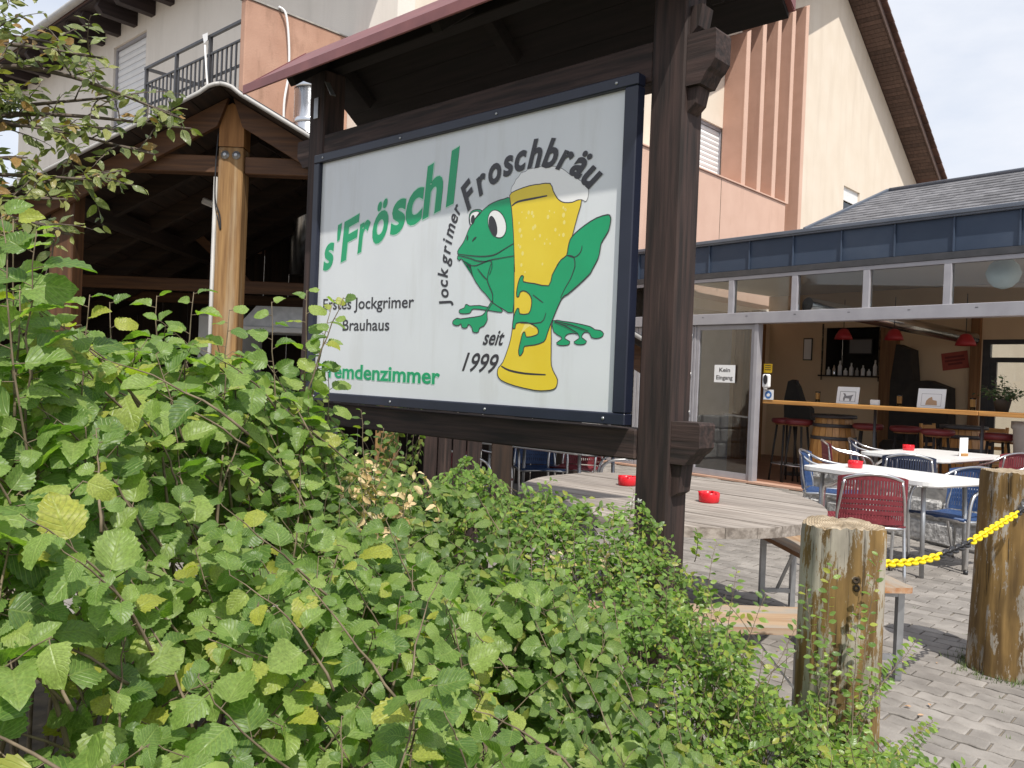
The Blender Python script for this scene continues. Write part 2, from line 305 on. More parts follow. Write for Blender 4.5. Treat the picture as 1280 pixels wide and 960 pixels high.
MT['privet'] = leaf_mat('privet_leaf', (0.09, 0.16, 0.034), (0.145, 0.25, 0.05), (0.21, 0.33, 0.066), (0.32, 0.34, 0.06), vein_n=5, odd_from=0.94)
MT['cotoneaster'] = leaf_mat('cotoneaster_leaf', (0.07, 0.14, 0.03), (0.15, 0.25, 0.045), (0.25, 0.35, 0.065), (0.32, 0.33, 0.06), vein_n=5, odd_from=0.93, gloss=0.33)
MT['bronze'] = leaf_mat('bronze_green_leaf', (0.085, 0.115, 0.04), (0.16, 0.195, 0.07), (0.26, 0.27, 0.09), (0.27, 0.15, 0.05), vein_n=7, odd_from=0.93, gloss=0.35, trans=0.28)
MT['dry'] = leaf_mat('dry_leaf', (0.42, 0.28, 0.13), (0.60, 0.44, 0.24), (0.68, 0.54, 0.33), (0.72, 0.60, 0.40), vein_n=6, trans=0.2, gloss=0.8)
MT['dark_leaf'] = leaf_mat('house_plant_leaf', (0.015, 0.035, 0.012), (0.03, 0.06, 0.02), (0.05, 0.09, 0.03), (0.06, 0.1, 0.03), vein_n=5, trans=0.2)
MT['concrete'] = mat('grey_concrete', (0.30, 0.29, 0.27), (0.42, 0.40, 0.37), rough=0.95, scale=14, bump=0.6)
MT['fridge'] = mat('white_enamel', (0.62, 0.63, 0.63), (0.68, 0.69, 0.69), rough=0.35)
MT['weed'] = mat('weed_green', (0.06, 0.10, 0.025), (0.13, 0.18, 0.05), rough=0.7, scale=30)
MT['flower'] = mat('white_petal', (0.8, 0.8, 0.75), rough=0.7)

# ------------------------------------------------------------------ helpers
class MB:
    """collects polygons; build() links them as one mesh object"""
    def __init__(s):
        s.v, s.f, s.mi, s.sm = [], [], [], []
    def add(s, vs, fs, mi=0, smooth=False):
        o = len(s.v)
        s.v += [tuple(p) for p in vs]
        for f in fs:
            s.f.append(tuple(i + o for i in f)); s.mi.append(mi); s.sm.append(smooth)
        return s
    def box(s, x0, x1, y0, y1, z0, z1, c=0.0, mi=0, M=None):
        if x1 < x0: x0, x1 = x1, x0
        if y1 < y0: y0, y1 = y1, y0
        if z1 < z0: z0, z1 = z1, z0
        if c <= 0:
            vs = [(x, y, z) for z in (z0, z1) for y in (y0, y1) for x in (x0, x1)]
            fs = [(0, 2, 3, 1), (4, 5, 7, 6), (0, 1, 5, 4), (2, 6, 7, 3), (0, 4, 6, 2), (1, 3, 7, 5)]
        else:
            c = min(c, (x1 - x0) * .45, (y1 - y0) * .45, (z1 - z0) * .45)
            vs, fs, idx = [], [], {}
            for sx in (0, 1):
                for sy in (0, 1):
                    for sz in (0, 1):
                        X, Y, Z = (x0, x1)[sx], (y0, y1)[sy], (z0, z1)[sz]
                        dx, dy, dz = (c, -c)[sx], (c, -c)[sy], (c, -c)[sz]
                        for a, p in (('x', (X, Y + dy, Z + dz)), ('y', (X + dx, Y, Z + dz)), ('z', (X + dx, Y + dy, Z))):
                            idx[(sx, sy, sz, a)] = len(vs); vs.append(p)
            g = lambda *k: idx[k]
            fs += [(g(0,0,0,'x'), g(0,0,1,'x'), g(0,1,1,'x'), g(0,1,0,'x')), (g(1,0,0,'x'), g(1,1,0,'x'), g(1,1,1,'x'), g(1,0,1,'x')),
                   (g(0,0,0,'y'), g(1,0,0,'y'), g(1,0,1,'y'), g(0,0,1,'y')), (g(0,1,0,'y'), g(0,1,1,'y'), g(1,1,1,'y'), g(1,1,0,'y')),
                   (g(0,0,0,'z'), g(0,1,0,'z'), g(1,1,0,'z'), g(1,0,0,'z')), (g(0,0,1,'z'), g(1,0,1,'z'), g(1,1,1,'z'), g(0,1,1,'z'))]
            for a in (0, 1):
                for b in (0, 1):
                    fs += [(g(a,b,0,'x'), g(a,b,1,'x'), g(a,b,1,'y'), g(a,b,0,'y')), (g(a,0,b,'x'), g(a,1,b,'x'), g(a,1,b,'z'), g(a,0,b,'z')), (g(0,a,b,'y'), g(1,a,b,'y'), g(1,a,b,'z'), g(0,a,b,'z'))]
            for sx in (0, 1):
                for sy in (0, 1):
                    for sz in (0, 1):
                        fs.append((g(sx,sy,sz,'x'), g(sx,sy,sz,'y'), g(sx,sy,sz,'z')))
        if M is not None:
            vs = [tuple(M @ Vector(p)) for p in vs]
        return s.add(vs, fs, mi)
    def bar(s, a, b, w, h, up=(0, 0, 1), c=0.0, mi=0):
        """box of section w x h along a->b"""
        a, b = Vector(a), Vector(b); d = b - a; ln = d.length; d.normalize()
        upv = Vector(up); sd = d.cross(upv)
        if sd.length < 1e-5: sd = d.cross(Vector((0, 1, 0)))
        sd.normalize(); u2 = sd.cross(d)
        M = Matrix(((d.x, sd.x, u2.x, a.x), (d.y, sd.y, u2.y, a.y), (d.z, sd.z, u2.z, a.z), (0, 0, 0, 1)))
        return s.box(0, ln, -w / 2, w / 2, -h / 2, h / 2, c, mi, M)
    def tube(s, pts, r, n=8, mi=0, closed=False, caps=True):
        pts = [Vector(p) for p in pts]; m = len(pts)
        rs = r if isinstance(r, (list, tuple)) else [r] * m
        vs, fs = [], []
        nrm = None
        for i, p in enumerate(pts):
            if closed: t = pts[(i + 1) % m] - pts[i - 1]
            else: t = pts[min(i + 1, m - 1)] - pts[max(i - 1, 0)]
            if t.length < 1e-9: t = Vector((0, 0, 1))
            t.normalize()
            if nrm is None:
                nrm = t.cross(Vector((0, 0, 1)))
                if nrm.length < 1e-3: nrm = t.cross(Vector((0, 1, 0)))
            nrm = nrm - t * nrm.dot(t)
            if nrm.length < 1e-6: nrm = t.cross(Vector((1, 0.3, 0)))
            nrm.normalize(); bn = t.cross(nrm)
            for k in range(n):
                a = 2 * PI * k / n
                vs.append(p + (nrm * math.cos(a) + bn * math.sin(a)) * rs[i])
        q = m if closed else m - 1
        for i in range(q):
            j = (i + 1) % m
            for k in range(n):
                k2 = (k + 1) % n
                fs.append((i * n + k, i * n + k2, j * n + k2, j * n + k))
        s.add(vs, fs, mi, True)
        if caps and not closed:
            o = len(s.v) - len(vs)
            s.f.append(tuple(o + k for k in range(n))[::-1]); s.mi.append(mi); s.sm.append(False)
            s.f.append(tuple(o + (m - 1) * n + k for k in range(n))); s.mi.append(mi); s.sm.append(False)
        return s
    def lathe(s, prof, n=24, center=(0, 0, 0), mi=0, smooth=True, cap=True):
        cx, cy, cz = center; vs, fs = [], []
        for r, z in prof:
            for k in range(n):
                a = 2 * PI * k / n; vs.append((cx + r * math.cos(a), cy + r * math.sin(a), cz + z))
        for i in range(len(prof) - 1):
            for k in range(n):
                k2 = (k + 1) % n; fs.append((i * n + k, i * n + k2, (i + 1) * n + k2, (i + 1) * n + k))
        s.add(vs, fs, mi, smooth)
        o = len(s.v) - len(vs)
        if cap:
            s.f.append(tuple(o + k for k in range(n))[::-1]); s.mi.append(mi); s.sm.append(False)
            s.f.append(tuple(o + (len(prof) - 1) * n + k for k in range(n))); s.mi.append(mi); s.sm.append(False)
        return s
    def prism(s, poly, fn, a, b, mi=0):
        """poly in 2-D; fn(p, q, t) -> xyz; extruded t = a..b"""
        n = len(poly)
        vs = [fn(p, q, a) for p, q in poly] + [fn(p, q, b) for p, q in poly]
        fs = [tuple(range(n))[::-1], tuple(range(n, 2 * n))] + [(i, (i + 1) % n, n + (i + 1) % n, n + i) for i in range(n)]
        return s.add(vs, fs, mi)
    def sheet(s, poly, fn, mi=0):
        return s.add([fn(p, q) for p, q in poly], [tuple(range(len(poly)))], mi)
    def mesh(s, name, mats, fix=True):
        me = bpy.data.meshes.new(name)
        me.from_pydata(s.v, [], s.f)
        for m in (mats if isinstance(mats, (list, tuple)) else [mats]):
            me.materials.append(MT[m] if isinstance(m, str) else m)
        me.polygons.foreach_set('material_index', s.mi)
        me.polygons.foreach_set('use_smooth', s.sm)
        if fix:
            bm = bmesh.new(); bm.from_mesh(me)
            bmesh.ops.recalc_face_normals(bm, faces=bm.faces)
            bm.to_mesh(me); bm.free()
        me.update()
        return me
    def build(s, name, mats, parent=None, label=None, fix=True):
        return link(name, s.mesh(name, mats, fix), parent, label)

def link(name, me, parent=None, label=None):
    o = bpy.data.objects.new(name, me); COL.objects.link(o)
    if parent is not None: o.parent = parent
    if label: o['label'] = label
    return o

def tag(o, label=None, cat=None, group=None, kind=None):
    if label: o['label'] = label
    if cat: o['category'] = cat
    if group: o['group'] = group
    if kind: o['kind'] = kind
    return o

def thing(name, label, cat, loc=(0, 0, 0), rz=0.0, group=None):
    o = bpy.data.objects.new(name, None); COL.objects.link(o)
    o.location = loc; o.rotation_euler = (0, 0, rz); o.empty_display_size = 0.1
    return tag(o, label, cat, group)

def dup(root, loc, rz, label, group=None, swap=None):
    """copy of a thing with its parts and sub-parts; swap = {material name: material name} makes own meshes"""
    cache = {}
    def cp(o, par):
        c = o.copy(); COL.objects.link(c); c.parent = par
        if swap and o.data and any(m and m.name in swap for m in o.data.materials):
            if o.data.name not in cache:
                me = o.data.copy()
                for i, m in enumerate(me.materials):
                    if m.name in swap: me.materials[i] = bpy.data.materials[swap[m.name]]
                cache[o.data.name] = me
            c.data = cache[o.data.name]
        for ch in list(o.children): cp(ch, c)
        return c
    r = cp(root, None)
    r.location = loc; r.rotation_euler = (0, 0, rz); r['label'] = label
    if group: r['group'] = group
    return r

_txt = {}
def text_geo(body, bold=0.0, shear=0.0):
    k = (body, bold, shear)
    if k in _txt: return _txt[k]
    cu = bpy.data.curves.new('text_source', 'FONT'); cu.body = body; cu.size = 1; cu.offset = bold; cu.shear = shear
    cu.resolution_u = 4; cu.fill_mode = 'FRONT'
    ob = bpy.data.objects.new('text_source', cu); COL.objects.link(ob)
    dg = bpy.context.evaluated_depsgraph_get(); dg.update()
    me = bpy.data.meshes.new_from_object(ob.evaluated_get(dg))
    vs = [tuple(v.co[:2]) for v in me.vertices]; fs = [tuple(p.vertices) for p in me.polygons]
    bpy.data.objects.remove(ob); bpy.data.curves.remove(cu); bpy.data.meshes.remove(me)
    _txt[k] = (vs, fs)
    return vs, fs

def put_text(mb, body, fn, width, height, bold=0.0, shear=0.0, mi=0):
    """fits the string to width (cap height = height); fn(x, y) -> xyz"""
    vs, fs = text_geo(body, bold, shear)
    xs = [v[0] for v in vs]; x0, x1 = min(xs), max(xs)
    cap = [v[1] for v in text_geo('H', bold, shear)[0]]; cap = max(cap)
    mb.add([fn((x - x0) / (x1 - x0) * width, y / cap * height) for x, y in vs], fs, mi)

def polyline_strip(mb, pts, w, fn, mi=0, closed=False, taper=False):
    P = [Vector((p[0], p[1])) for p in pts]; m = len(P); vs = []
    for i in range(m):
        if closed: t = P[(i + 1) % m] - P[i - 1]
        else: t = P[min(i + 1, m - 1)] - P[max(0, i - 1)]
        if t.length < 1e-9: t = Vector((1, 0))
        t.normalize(); nn = Vector((-t.y, t.x)); k = 1.0
        if taper and not closed: k = 0.35 + 0.65 * math.sin(PI * (0.15 + 0.7 * i / max(1, m - 1)))
        a, b = P[i] + nn * w * .5 * k, P[i] - nn * w * .5 * k
        vs += [fn(a.x, a.y), fn(b.x, b.y)]
    fs = [(2 * i, 2 * i + 1, 2 * ((i + 1) % m) + 1, 2 * ((i + 1) % m)) for i in range(m if closed else m - 1)]
    mb.add(vs, fs, mi)

def smooth_pts(pts, n=3, closed=False):
    """Catmull-Rom through the points"""
    P = [Vector(p) for p in pts]; m = len(P); out = []
    for i in range(m if closed else m - 1):
        if closed: a, b, c, d = P[i - 1], P[i], P[(i + 1) % m], P[(i + 2) % m]
        else: a, b, c, d = P[max(0, i - 1)], P[i], P[i + 1], P[min(m - 1, i + 2)]
        for k in range(n):
            t = k / n
            out.append(0.5 * ((2 * b) + (c - a) * t + (2 * a - 5 * b + 4 * c - d) * t * t + (3 * b - a - 3 * c + d) * t ** 3))
    if not closed: out.append(P[-1])
    return out

rng = random.Random(7)


# outlines of the printed emblem, metres from the lower left corner of the panel
PRINT_SHAPES = {
    'glass': [(1.4088, 0.9069), (1.4431, 0.9235), (1.5199, 0.9345), (1.5786, 0.9341), (1.6362, 0.9299), (1.6541, 0.8967), (1.6758, 0.8664), (1.6966, 0.8499), (1.7207, 0.841), (1.7598, 0.8385), (1.8055, 0.8436), (1.7895, 0.784), (1.7666, 0.7075), (1.7437, 0.6243), (1.6989, 0.4615), (1.6738, 0.3702), (1.6764, 0.2812), (1.6786, 0.2291), (1.6822, 0.1771), (1.7, 0.145), (1.7181, 0.1195), (1.7138, 0.0903), (1.6951, 0.0779), (1.6571, 0.0718), (1.5964, 0.0707), (1.4788, 0.0863), (1.4032, 0.1063), (1.3812, 0.1263), (1.3774, 0.1435), (1.3831, 0.1608), (1.4083, 0.1854), (1.4333, 0.2405), (1.4493, 0.2883), (1.4574, 0.3426), (1.4608, 0.4173), (1.4522, 0.6079), (1.456, 0.5733), (1.4398, 0.742), (1.4223, 0.8535)],
    'foam': [(1.4174, 0.9123), (1.4147, 0.9288), (1.42, 0.9444), (1.4326, 0.9557), (1.4405, 0.9708), (1.4573, 0.9815), (1.4695, 0.9959), (1.4952, 0.9988), (1.5159, 1.0087), (1.5498, 1.0053), (1.5747, 1.0081), (1.6163, 0.9998), (1.6406, 1.0007), (1.6812, 0.9907), (1.7139, 0.9721), (1.7383, 0.9535), (1.762, 0.9455), (1.786, 0.926), (1.8096, 0.911), (1.8218, 0.8944), (1.835, 0.8856), (1.8384, 0.8625), (1.8321, 0.8394), (1.8211, 0.8347), (1.8055, 0.8436), (1.7598, 0.8385), (1.7207, 0.841), (1.6966, 0.8499), (1.6758, 0.8664), (1.6541, 0.8967), (1.6362, 0.9299), (1.5786, 0.9341), (1.5199, 0.9345), (1.4431, 0.9235)],
    'body': [(1.4184, 0.8928), (1.3739, 0.8953), (1.3379, 0.8922), (1.3109, 0.8866), (1.2837, 0.8784), (1.2475, 0.8589), (1.2247, 0.8446), (1.2019, 0.8267), (1.1658, 0.7861), (1.1482, 0.7537), (1.1303, 0.7245), (1.107, 0.7024), (1.095, 0.6861), (1.1018, 0.6719), (1.0947, 0.6566), (1.1103, 0.6446), (1.1197, 0.6522), (1.1401, 0.6385), (1.1704, 0.6197), (1.1878, 0.6017), (1.1811, 0.6247), (1.1903, 0.5885), (1.2104, 0.5554), (1.2339, 0.5294), (1.2602, 0.5036), (1.2859, 0.485), (1.3219, 0.4523), (1.3468, 0.4376), (1.3956, 0.4156), (1.4543, 0.3998), (1.4578, 0.5057), (1.4548, 0.5941), (1.4586, 0.5731), (1.4478, 0.6769), (1.4319, 0.8073)],
    'arm': [(1.3096, 0.4981), (1.3294, 0.4903), (1.3383, 0.4518), (1.3861, 0.4158), (1.3869, 0.402), (1.3291, 0.4089), (1.28, 0.415), (1.2119, 0.421), (1.1984, 0.4099), (1.1906, 0.403), (1.1601, 0.4001), (1.129, 0.4029), (1.1201, 0.4118), (1.1259, 0.4203), (1.1534, 0.4275), (1.1599, 0.441), (1.1731, 0.442), (1.1888, 0.4351), (1.2491, 0.4356), (1.2989, 0.4271), (1.3142, 0.4337), (1.3266, 0.4542)],
    'hand': [(1.3346, 0.4484), (1.3, 0.4075), (1.3039, 0.3725), (1.2913, 0.3531), (1.282, 0.3434), (1.2568, 0.3345), (1.2518, 0.3183), (1.231, 0.3142), (1.2135, 0.3207), (1.2097, 0.335), (1.1937, 0.3494), (1.1814, 0.3496), (1.179, 0.3389), (1.1587, 0.3348), (1.1429, 0.3407), (1.1369, 0.3552), (1.1217, 0.3482), (1.0986, 0.3485), (1.0812, 0.3582), (1.0847, 0.3705), (1.1093, 0.3816), (1.1304, 0.3777), (1.1817, 0.3818), (1.2518, 0.3875), (1.2828, 0.3995), (1.3221, 0.4488)],
    'leg': [(1.9386, 0.77), (1.9498, 0.7619), (1.954, 0.7486), (1.9467, 0.7096), (1.9251, 0.6793), (1.9116, 0.6586), (1.9072, 0.6307), (1.8999, 0.6017), (1.8726, 0.5591), (1.8624, 0.5436), (1.8088, 0.5033), (1.7538, 0.4673), (1.7233, 0.4504), (1.6875, 0.3821), (1.6646, 0.3336), (1.6518, 0.301), (1.6377, 0.2747), (1.5862, 0.2601), (1.5314, 0.2546), (1.5253, 0.2344), (1.5153, 0.2195), (1.5038, 0.214), (1.498, 0.2376), (1.5069, 0.2747), (1.5168, 0.3083), (1.53, 0.3149), (1.5401, 0.2934), (1.5928, 0.3012), (1.6052, 0.3144), (1.5954, 0.3343), (1.5548, 0.3515), (1.5187, 0.3567), (1.478, 0.3525), (1.4727, 0.3323), (1.4609, 0.3304), (1.4573, 0.346), (1.4626, 0.3833), (1.4775, 0.4135), (1.4902, 0.4145), (1.4968, 0.3927), (1.5455, 0.3924), (1.5599, 0.4214), (1.56, 0.4533), (1.5436, 0.4766), (1.516, 0.4898), (1.4937, 0.4853), (1.4873, 0.4673), (1.4745, 0.4677), (1.4745, 0.5016), (1.486, 0.5416), (1.4989, 0.5558), (1.5101, 0.5492), (1.5094, 0.529), (1.5724, 0.5181), (1.6512, 0.5053), (1.6677, 0.5489), (1.6975, 0.5927), (1.6906, 0.5849), (1.7108, 0.6082), (1.7398, 0.6246), (1.746, 0.6546), (1.7559, 0.689), (1.7817, 0.7123), (1.826, 0.7384), (1.8844, 0.7625)],
    'foot': [(1.6802, 0.3607), (1.7348, 0.3573), (1.7926, 0.35), (1.8731, 0.3344), (1.8972, 0.3217), (1.9244, 0.3183), (1.9403, 0.3058), (1.9333, 0.2935), (1.9105, 0.2873), (1.8832, 0.2905), (1.873, 0.3062), (1.8545, 0.3126), (1.839, 0.3064), (1.8342, 0.2906), (1.8588, 0.2761), (1.8452, 0.2635), (1.8092, 0.2634), (1.7949, 0.2736), (1.82, 0.2875), (1.8151, 0.3034), (1.7866, 0.308), (1.7582, 0.3037), (1.7467, 0.2877), (1.7737, 0.2748), (1.7646, 0.2607), (1.7191, 0.2593), (1.7043, 0.2702), (1.7303, 0.2845), (1.7231, 0.2955), (1.6868, 0.3151)],
    'eye': [(1.3912, 0.7946), (1.3964, 0.7733), (1.395, 0.754), (1.3871, 0.7389), (1.3737, 0.73), (1.3562, 0.7282), (1.3367, 0.7338), (1.3176, 0.7463), (1.3013, 0.7642), (1.2896, 0.7853), (1.2842, 0.8071), (1.2856, 0.8268), (1.2938, 0.8419), (1.3077, 0.8508), (1.3255, 0.8522), (1.345, 0.8461), (1.3639, 0.8333), (1.3799, 0.8154)],
    'pupil': [(1.3398, 0.7836), (1.3436, 0.7677), (1.3442, 0.7535), (1.3415, 0.7428), (1.3357, 0.7368), (1.3277, 0.7363), (1.3183, 0.7413), (1.3087, 0.7514), (1.3, 0.7652), (1.2933, 0.7811), (1.2894, 0.7972), (1.2888, 0.8116), (1.2916, 0.8224), (1.2974, 0.8283), (1.3056, 0.8287), (1.315, 0.8235), (1.3246, 0.8133), (1.3332, 0.7995)],
    'lid': [(1.1639, 0.8202), (1.1641, 0.8507), (1.1854, 0.8655), (1.2187, 0.8667), (1.2428, 0.8581), (1.2249, 0.8412), (1.2019, 0.8267), (1.1767, 0.7987)],
    'eyeb': [(1.1697, 0.8197), (1.1685, 0.8401), (1.1812, 0.8551), (1.2097, 0.8589), (1.2271, 0.8517), (1.211, 0.8359), (1.1973, 0.8237), (1.1785, 0.7999)],
    'pupilb': [(1.2002, 0.8226), (1.1989, 0.8159), (1.1962, 0.8103), (1.1924, 0.8063), (1.1882, 0.8046), (1.1838, 0.8054), (1.1799, 0.8084), (1.177, 0.8134), (1.1753, 0.8198), (1.1751, 0.8268), (1.1765, 0.8335), (1.1792, 0.8392), (1.1829, 0.8431), (1.1872, 0.8447), (1.1916, 0.844), (1.1955, 0.8409), (1.1984, 0.8359), (1.2, 0.8295)],
}
PRINT_LINES = {
    'mouth': [(1.0956, 0.6757), (1.1727, 0.6636), (1.2495, 0.6543), (1.3146, 0.6538), (1.3507, 0.6612), (1.386, 0.675), (1.4466, 0.6976)],
    'jaw': [(1.104, 0.6683), (1.1832, 0.6493), (1.2222, 0.6367), (1.279, 0.6297), (1.3156, 0.6352), (1.4496, 0.6432)],
    'throat': [(1.1653, 0.6234), (1.2139, 0.615), (1.2698, 0.6269), (1.2974, 0.6318), (1.3142, 0.6274), (1.3194, 0.6007), (1.3056, 0.5684)],
    'nostril': [(1.1904, 0.7265), (1.2022, 0.737), (1.2143, 0.7428)],
    'nostrilb': [(1.1571, 0.7339), (1.1578, 0.7563)],
    'thigh': [(1.7437, 0.6243), (1.7711, 0.6194), (1.7837, 0.6004), (1.7851, 0.5731), (1.785, 0.5745), (1.7669, 0.5308), (1.7363, 0.4873), (1.7174, 0.4526)],
    'thighb': [(1.7437, 0.6243), (1.7791, 0.6146), (1.8053, 0.6261), (1.8158, 0.6433), (1.8173, 0.6582)],
    'arml': [(1.3127, 0.6165), (1.2938, 0.5547), (1.3084, 0.5191), (1.3298, 0.4833), (1.3317, 0.4485)],
    'armr': [(1.2299, 0.6004), (1.2717, 0.5629), (1.2942, 0.5477)],
    'toe': [(1.5661, 0.4711), (1.6248, 0.436)],
    'toeb': [(1.5007, 0.3542), (1.6162, 0.3539), (1.6418, 0.3929)],
    'rim': [(1.4246, 0.8597), (1.4588, 0.874), (1.5482, 0.8779), (1.6226, 0.8806)],
    'base': [(1.3998, 0.1681), (1.4476, 0.1507), (1.5394, 0.1394), (1.6536, 0.1372)],
    'web': [(1.6889, 0.3561), (1.7525, 0.3358), (1.815, 0.3066)],
    'webb': [(1.693, 0.3579), (1.7767, 0.3419), (1.8662, 0.3157)],
}

# ------------------------------------------------------------------ ground
TH = R(-42.6)            # the house and the sign share this orientation
TP = R(-51.2)            # the glass pavilion
gm = MB().add([(-260, -120, -0.03), (260, -120, -0.03), (260, 400, -0.03), (-260, 400, -0.03)], [(0, 1, 2, 3)])
tag(gm.build('ground', 'ground'), 'sandy ground below and around the paved yard', kind='structure')

# ------------------------------------------------------------------ the large sign
SIGN_O = Vector((0.417, 3.22, 0))
sign = thing('sign_board', 'large dark timber sign board with white panel, green frog and yellow beer glass', 'sign', SIGN_O, TH)
def chamf(): return 0.006
for x0, x1, lbl in ((0.062, 0.208, None), (-2.225, -2.082, None)):
    MB().box(x0, x1, 0.03, 0.168, 0.12, 3.06, 0.007).build('post', 'sign_wood_z', sign)
for x0, x1 in ((0.04, 0.23), (-2.25, -2.06)):
    b = MB(); b.box(x0, x1, -0.02, 0.21, 0.0, 0.30, 0.02); b.build('post_footing', 'concrete', sign)
MB().box(-2.085, 0.064, 0.036, 0.150, 2.545, 2.70, 0.006).build('upper_beam', 'sign_wood_x', sign)
MB().box(-2.085, 0.064, 0.020, 0.155, 1.105, 1.222, 0.006).build('lower_beam', 'sign_wood_x', sign)
def corbel(sx, x, z0, z1, top):
    # beam end beyond the post, its underside cut to a profile
    h = z1 - z0
    pr = [(0, z1), (0.112, z1), (0.118, z1 - .01), (0.118, z0 + h * .42), (0.10, z0 + h * .28), (0.085, z0 + h * .22), (0.06, z0), (0, z0)]
    m = MB(); m.prism([(x + sx * p, q) for p, q in pr], lambda p, q, t: (p, t, q), 0.038, 0.148)
    return m
corbel(1, 0.209, 1.105, 1.262, 0).build('beam_end', 'sign_wood_x', sign)
corbel(1, 0.209, 2.500, 2.690, 0).build('beam_end', 'sign_wood_x', sign)
corbel(-1, -2.226, 2.545, 2.70, 0).build('beam_end', 'sign_wood_x', sign)
corbel(-1, -2.226, 1.105, 1.222, 0).build('beam_end', 'sign_wood_x', sign)
for z0, z1 in ((2.41, 2.498), (2.692, 2.80)):
    m = MB(); m.prism([(0.209, z0), (0.242, z0 + .03), (0.255, z1), (0.209, z1)], lambda p, q, t: (p, t, q), 0.055, 0.135)
    m.build('bracket', 'sign_wood_z', sign)
MB().prism([(0.209, 0.98), (0.240, 1.0), (0.25, 1.103), (0.209, 1.103)], lambda p, q, t: (p, t, q), 0.055, 0.135).build('bracket', 'sign_wood_z', sign)
# display case
f = MB()
f.box(-2.083, 0.040, -0.024, 0.028, 2.526, 2.572, 0.004)
f.box(-2.083, 0.040, -0.024, 0.028, 1.234, 1.280, 0.004)
f.box(-2.083, -2.032, -0.0235, 0.028, 1.281, 2.525, 0.004)
f.box(-0.021, 0.040, -0.0235, 0.028, 1.281, 2.525, 0.004)
f.build('frame', 'navy_frame', sign)
for z in (2.549, 1.257):
    for x in (-2.0, -1.35, -.70, -.06):
        m = MB(); m.lathe([(0.007, 0), (0.007, 0.002), (0.002, 0.0035)], 8); o = m.build('screw', 'galv', sign); o.location = (x, -.0241, z); o.rotation_euler = (PI / 2, 0, 0)
panel = MB().box(-2.031, -0.022, 0.0, 0.022, 1.2805, 2.5255).build('sign_panel', 'sign_white', sign)
PX, PZ = -2.03, 1.28
def lay(d): return lambda x, y: (PX + x, -d, PZ + y)
def shape(name, keys, m, d):
    b = MB()
    for k in keys: b.sheet([(p.x, p.y) for p in smooth_pts([(*q, 0) for q in PRINT_SHAPES[k]], 2, True)], lay(d))
    return b.build(name, m, panel)
shape('beer_foam', ['foam'], 'print_white', 0.0012)
shape('frog_foot', ['foot'], 'print_green', 0.0014); shape('frog_arm', ['arm'], 'print_green', 0.0014)
shape('frog_body', ['body'], 'print_green', 0.0018); shape('frog_hand', ['hand'], 'print_green', 0.0017); shape('frog_eyelid', ['lid'], 'print_green', 0.0017)
shape('beer_glass', ['glass'], 'print_yellow', 0.0022)
shape('frog_leg', ['leg'], 'print_green', 0.0026)
shape('frog_eye', ['eye'], 'print_white', 0.0028); shape('frog_eye', ['eyeb'], 'print_white', 0.0028)
shape('frog_pupil', ['pupil'], 'print_black', 0.0031); shape('frog_pupil', ['pupilb'], 'print_black', 0.0031)
ol = MB()
for k, d, w in (('glass', .0024, .0042), ('body', .0020, .0042), ('leg', .0030, .0048), ('foot', .0016, .0036), ('arm', .0016, .004), ('hand', .0021, .004), ('eye', .0030, .0036), ('lid', .0021, .004), ('eyeb', .0031, .003)):
    polyline_strip(ol, smooth_pts([(*q, 0) for q in PRINT_SHAPES[k]], 2, True), w, lay(d), closed=True)
for k, pts in PRINT_LINES.items():
    wd = 0.009 if k in ('rim', 'base') else (0.008 if 'nostril' in k else 0.0048)
    d = 0.0025 if k in ('rim', 'base') else 0.0033
    polyline_strip(ol, smooth_pts([(*q, 0) for q in pts], 3), wd, lay(d), taper=True)
ol.build('frog_outline', 'print_black', panel)
fo = MB(); polyline_strip(fo, smooth_pts([(*q, 0) for q in PRINT_SHAPES['foam'][:28]], 2), .0028, lay(.00135)); fo.build('foam_outline', 'grey_print', panel)
bb = MB(); r5 = random.Random(5)
for i in range(34):
    cx = r5.uniform(1.47, 1.73); cy = r5.uniform(0.68, 0.83) if i < 26 else r5.uniform(0.56, 0.68)
    rr = r5.uniform(.003, .0085)
    bb.sheet([(cx + rr * math.cos(a * PI / 4), cy + 1.3 * rr * math.sin(a * PI / 4)) for a in range(8)], lay(.00235))
bb.sheet([(1.50, .30), (1.53, .355), (1.56, .36), (1.58, .33), (1.555, .34), (1.535, .33)], lay(.00235))
bb.build('bubbles', 'print_bubble', panel)
def affine(p0, p1, up, width, height, d):
    p0, p1, up = Vector(p0), Vector(p1), Vector(up)
    ex = (p1 - p0) / width; ey = up / height
    return lambda x, y: (PX + p0.x + ex.x * x + ey.x * y, -d, PZ + p0.y + ex.y * x + ey.y * y)
# s'Froeschl: letters grow from left to right along a rising baseline
def green_word(d, bold, name, m):
    b = MB()
    chars = "s'Fröschl"
    ctr = [0.083, 0.158, 0.262, 0.385, 0.515, 0.655, 0.772, 0.905, 1.030]
    wid = [0.088, 0.034, 0.128, 0.088, 0.125, 0.108, 0.125, 0.128, 0.052]
    for c, cx, w in zip(chars, ctr, wid):
        k = (cx - 0.06) / 1.0
        base = 0.665 + 0.258 * k
        capw = 0.185 + 0.055 * k
        vs, fs = text_geo(c, bold, 0.0)
        xs = [v[0] for v in vs]; x0, x1 = min(xs), max(xs)
        cap = max(v[1] for v in text_geo('H', 0.0, 0.0)[0])
        def fn(x, y):
            yy = y / cap * capw; xx = (x - (x0 + x1) / 2) / (x1 - x0) * w
            return (PX + cx + xx + yy * 0.10, -d, PZ + base + yy + xx * 0.26)
        b.add([fn(*v) for v in vs], fs)
    b.build(name, m, panel)
green_word(.0012, 0.046, 'lettering_halo', 'print_halo')
green_word(.0016, 0.030, 'lettering', 'print_green')
b = MB()
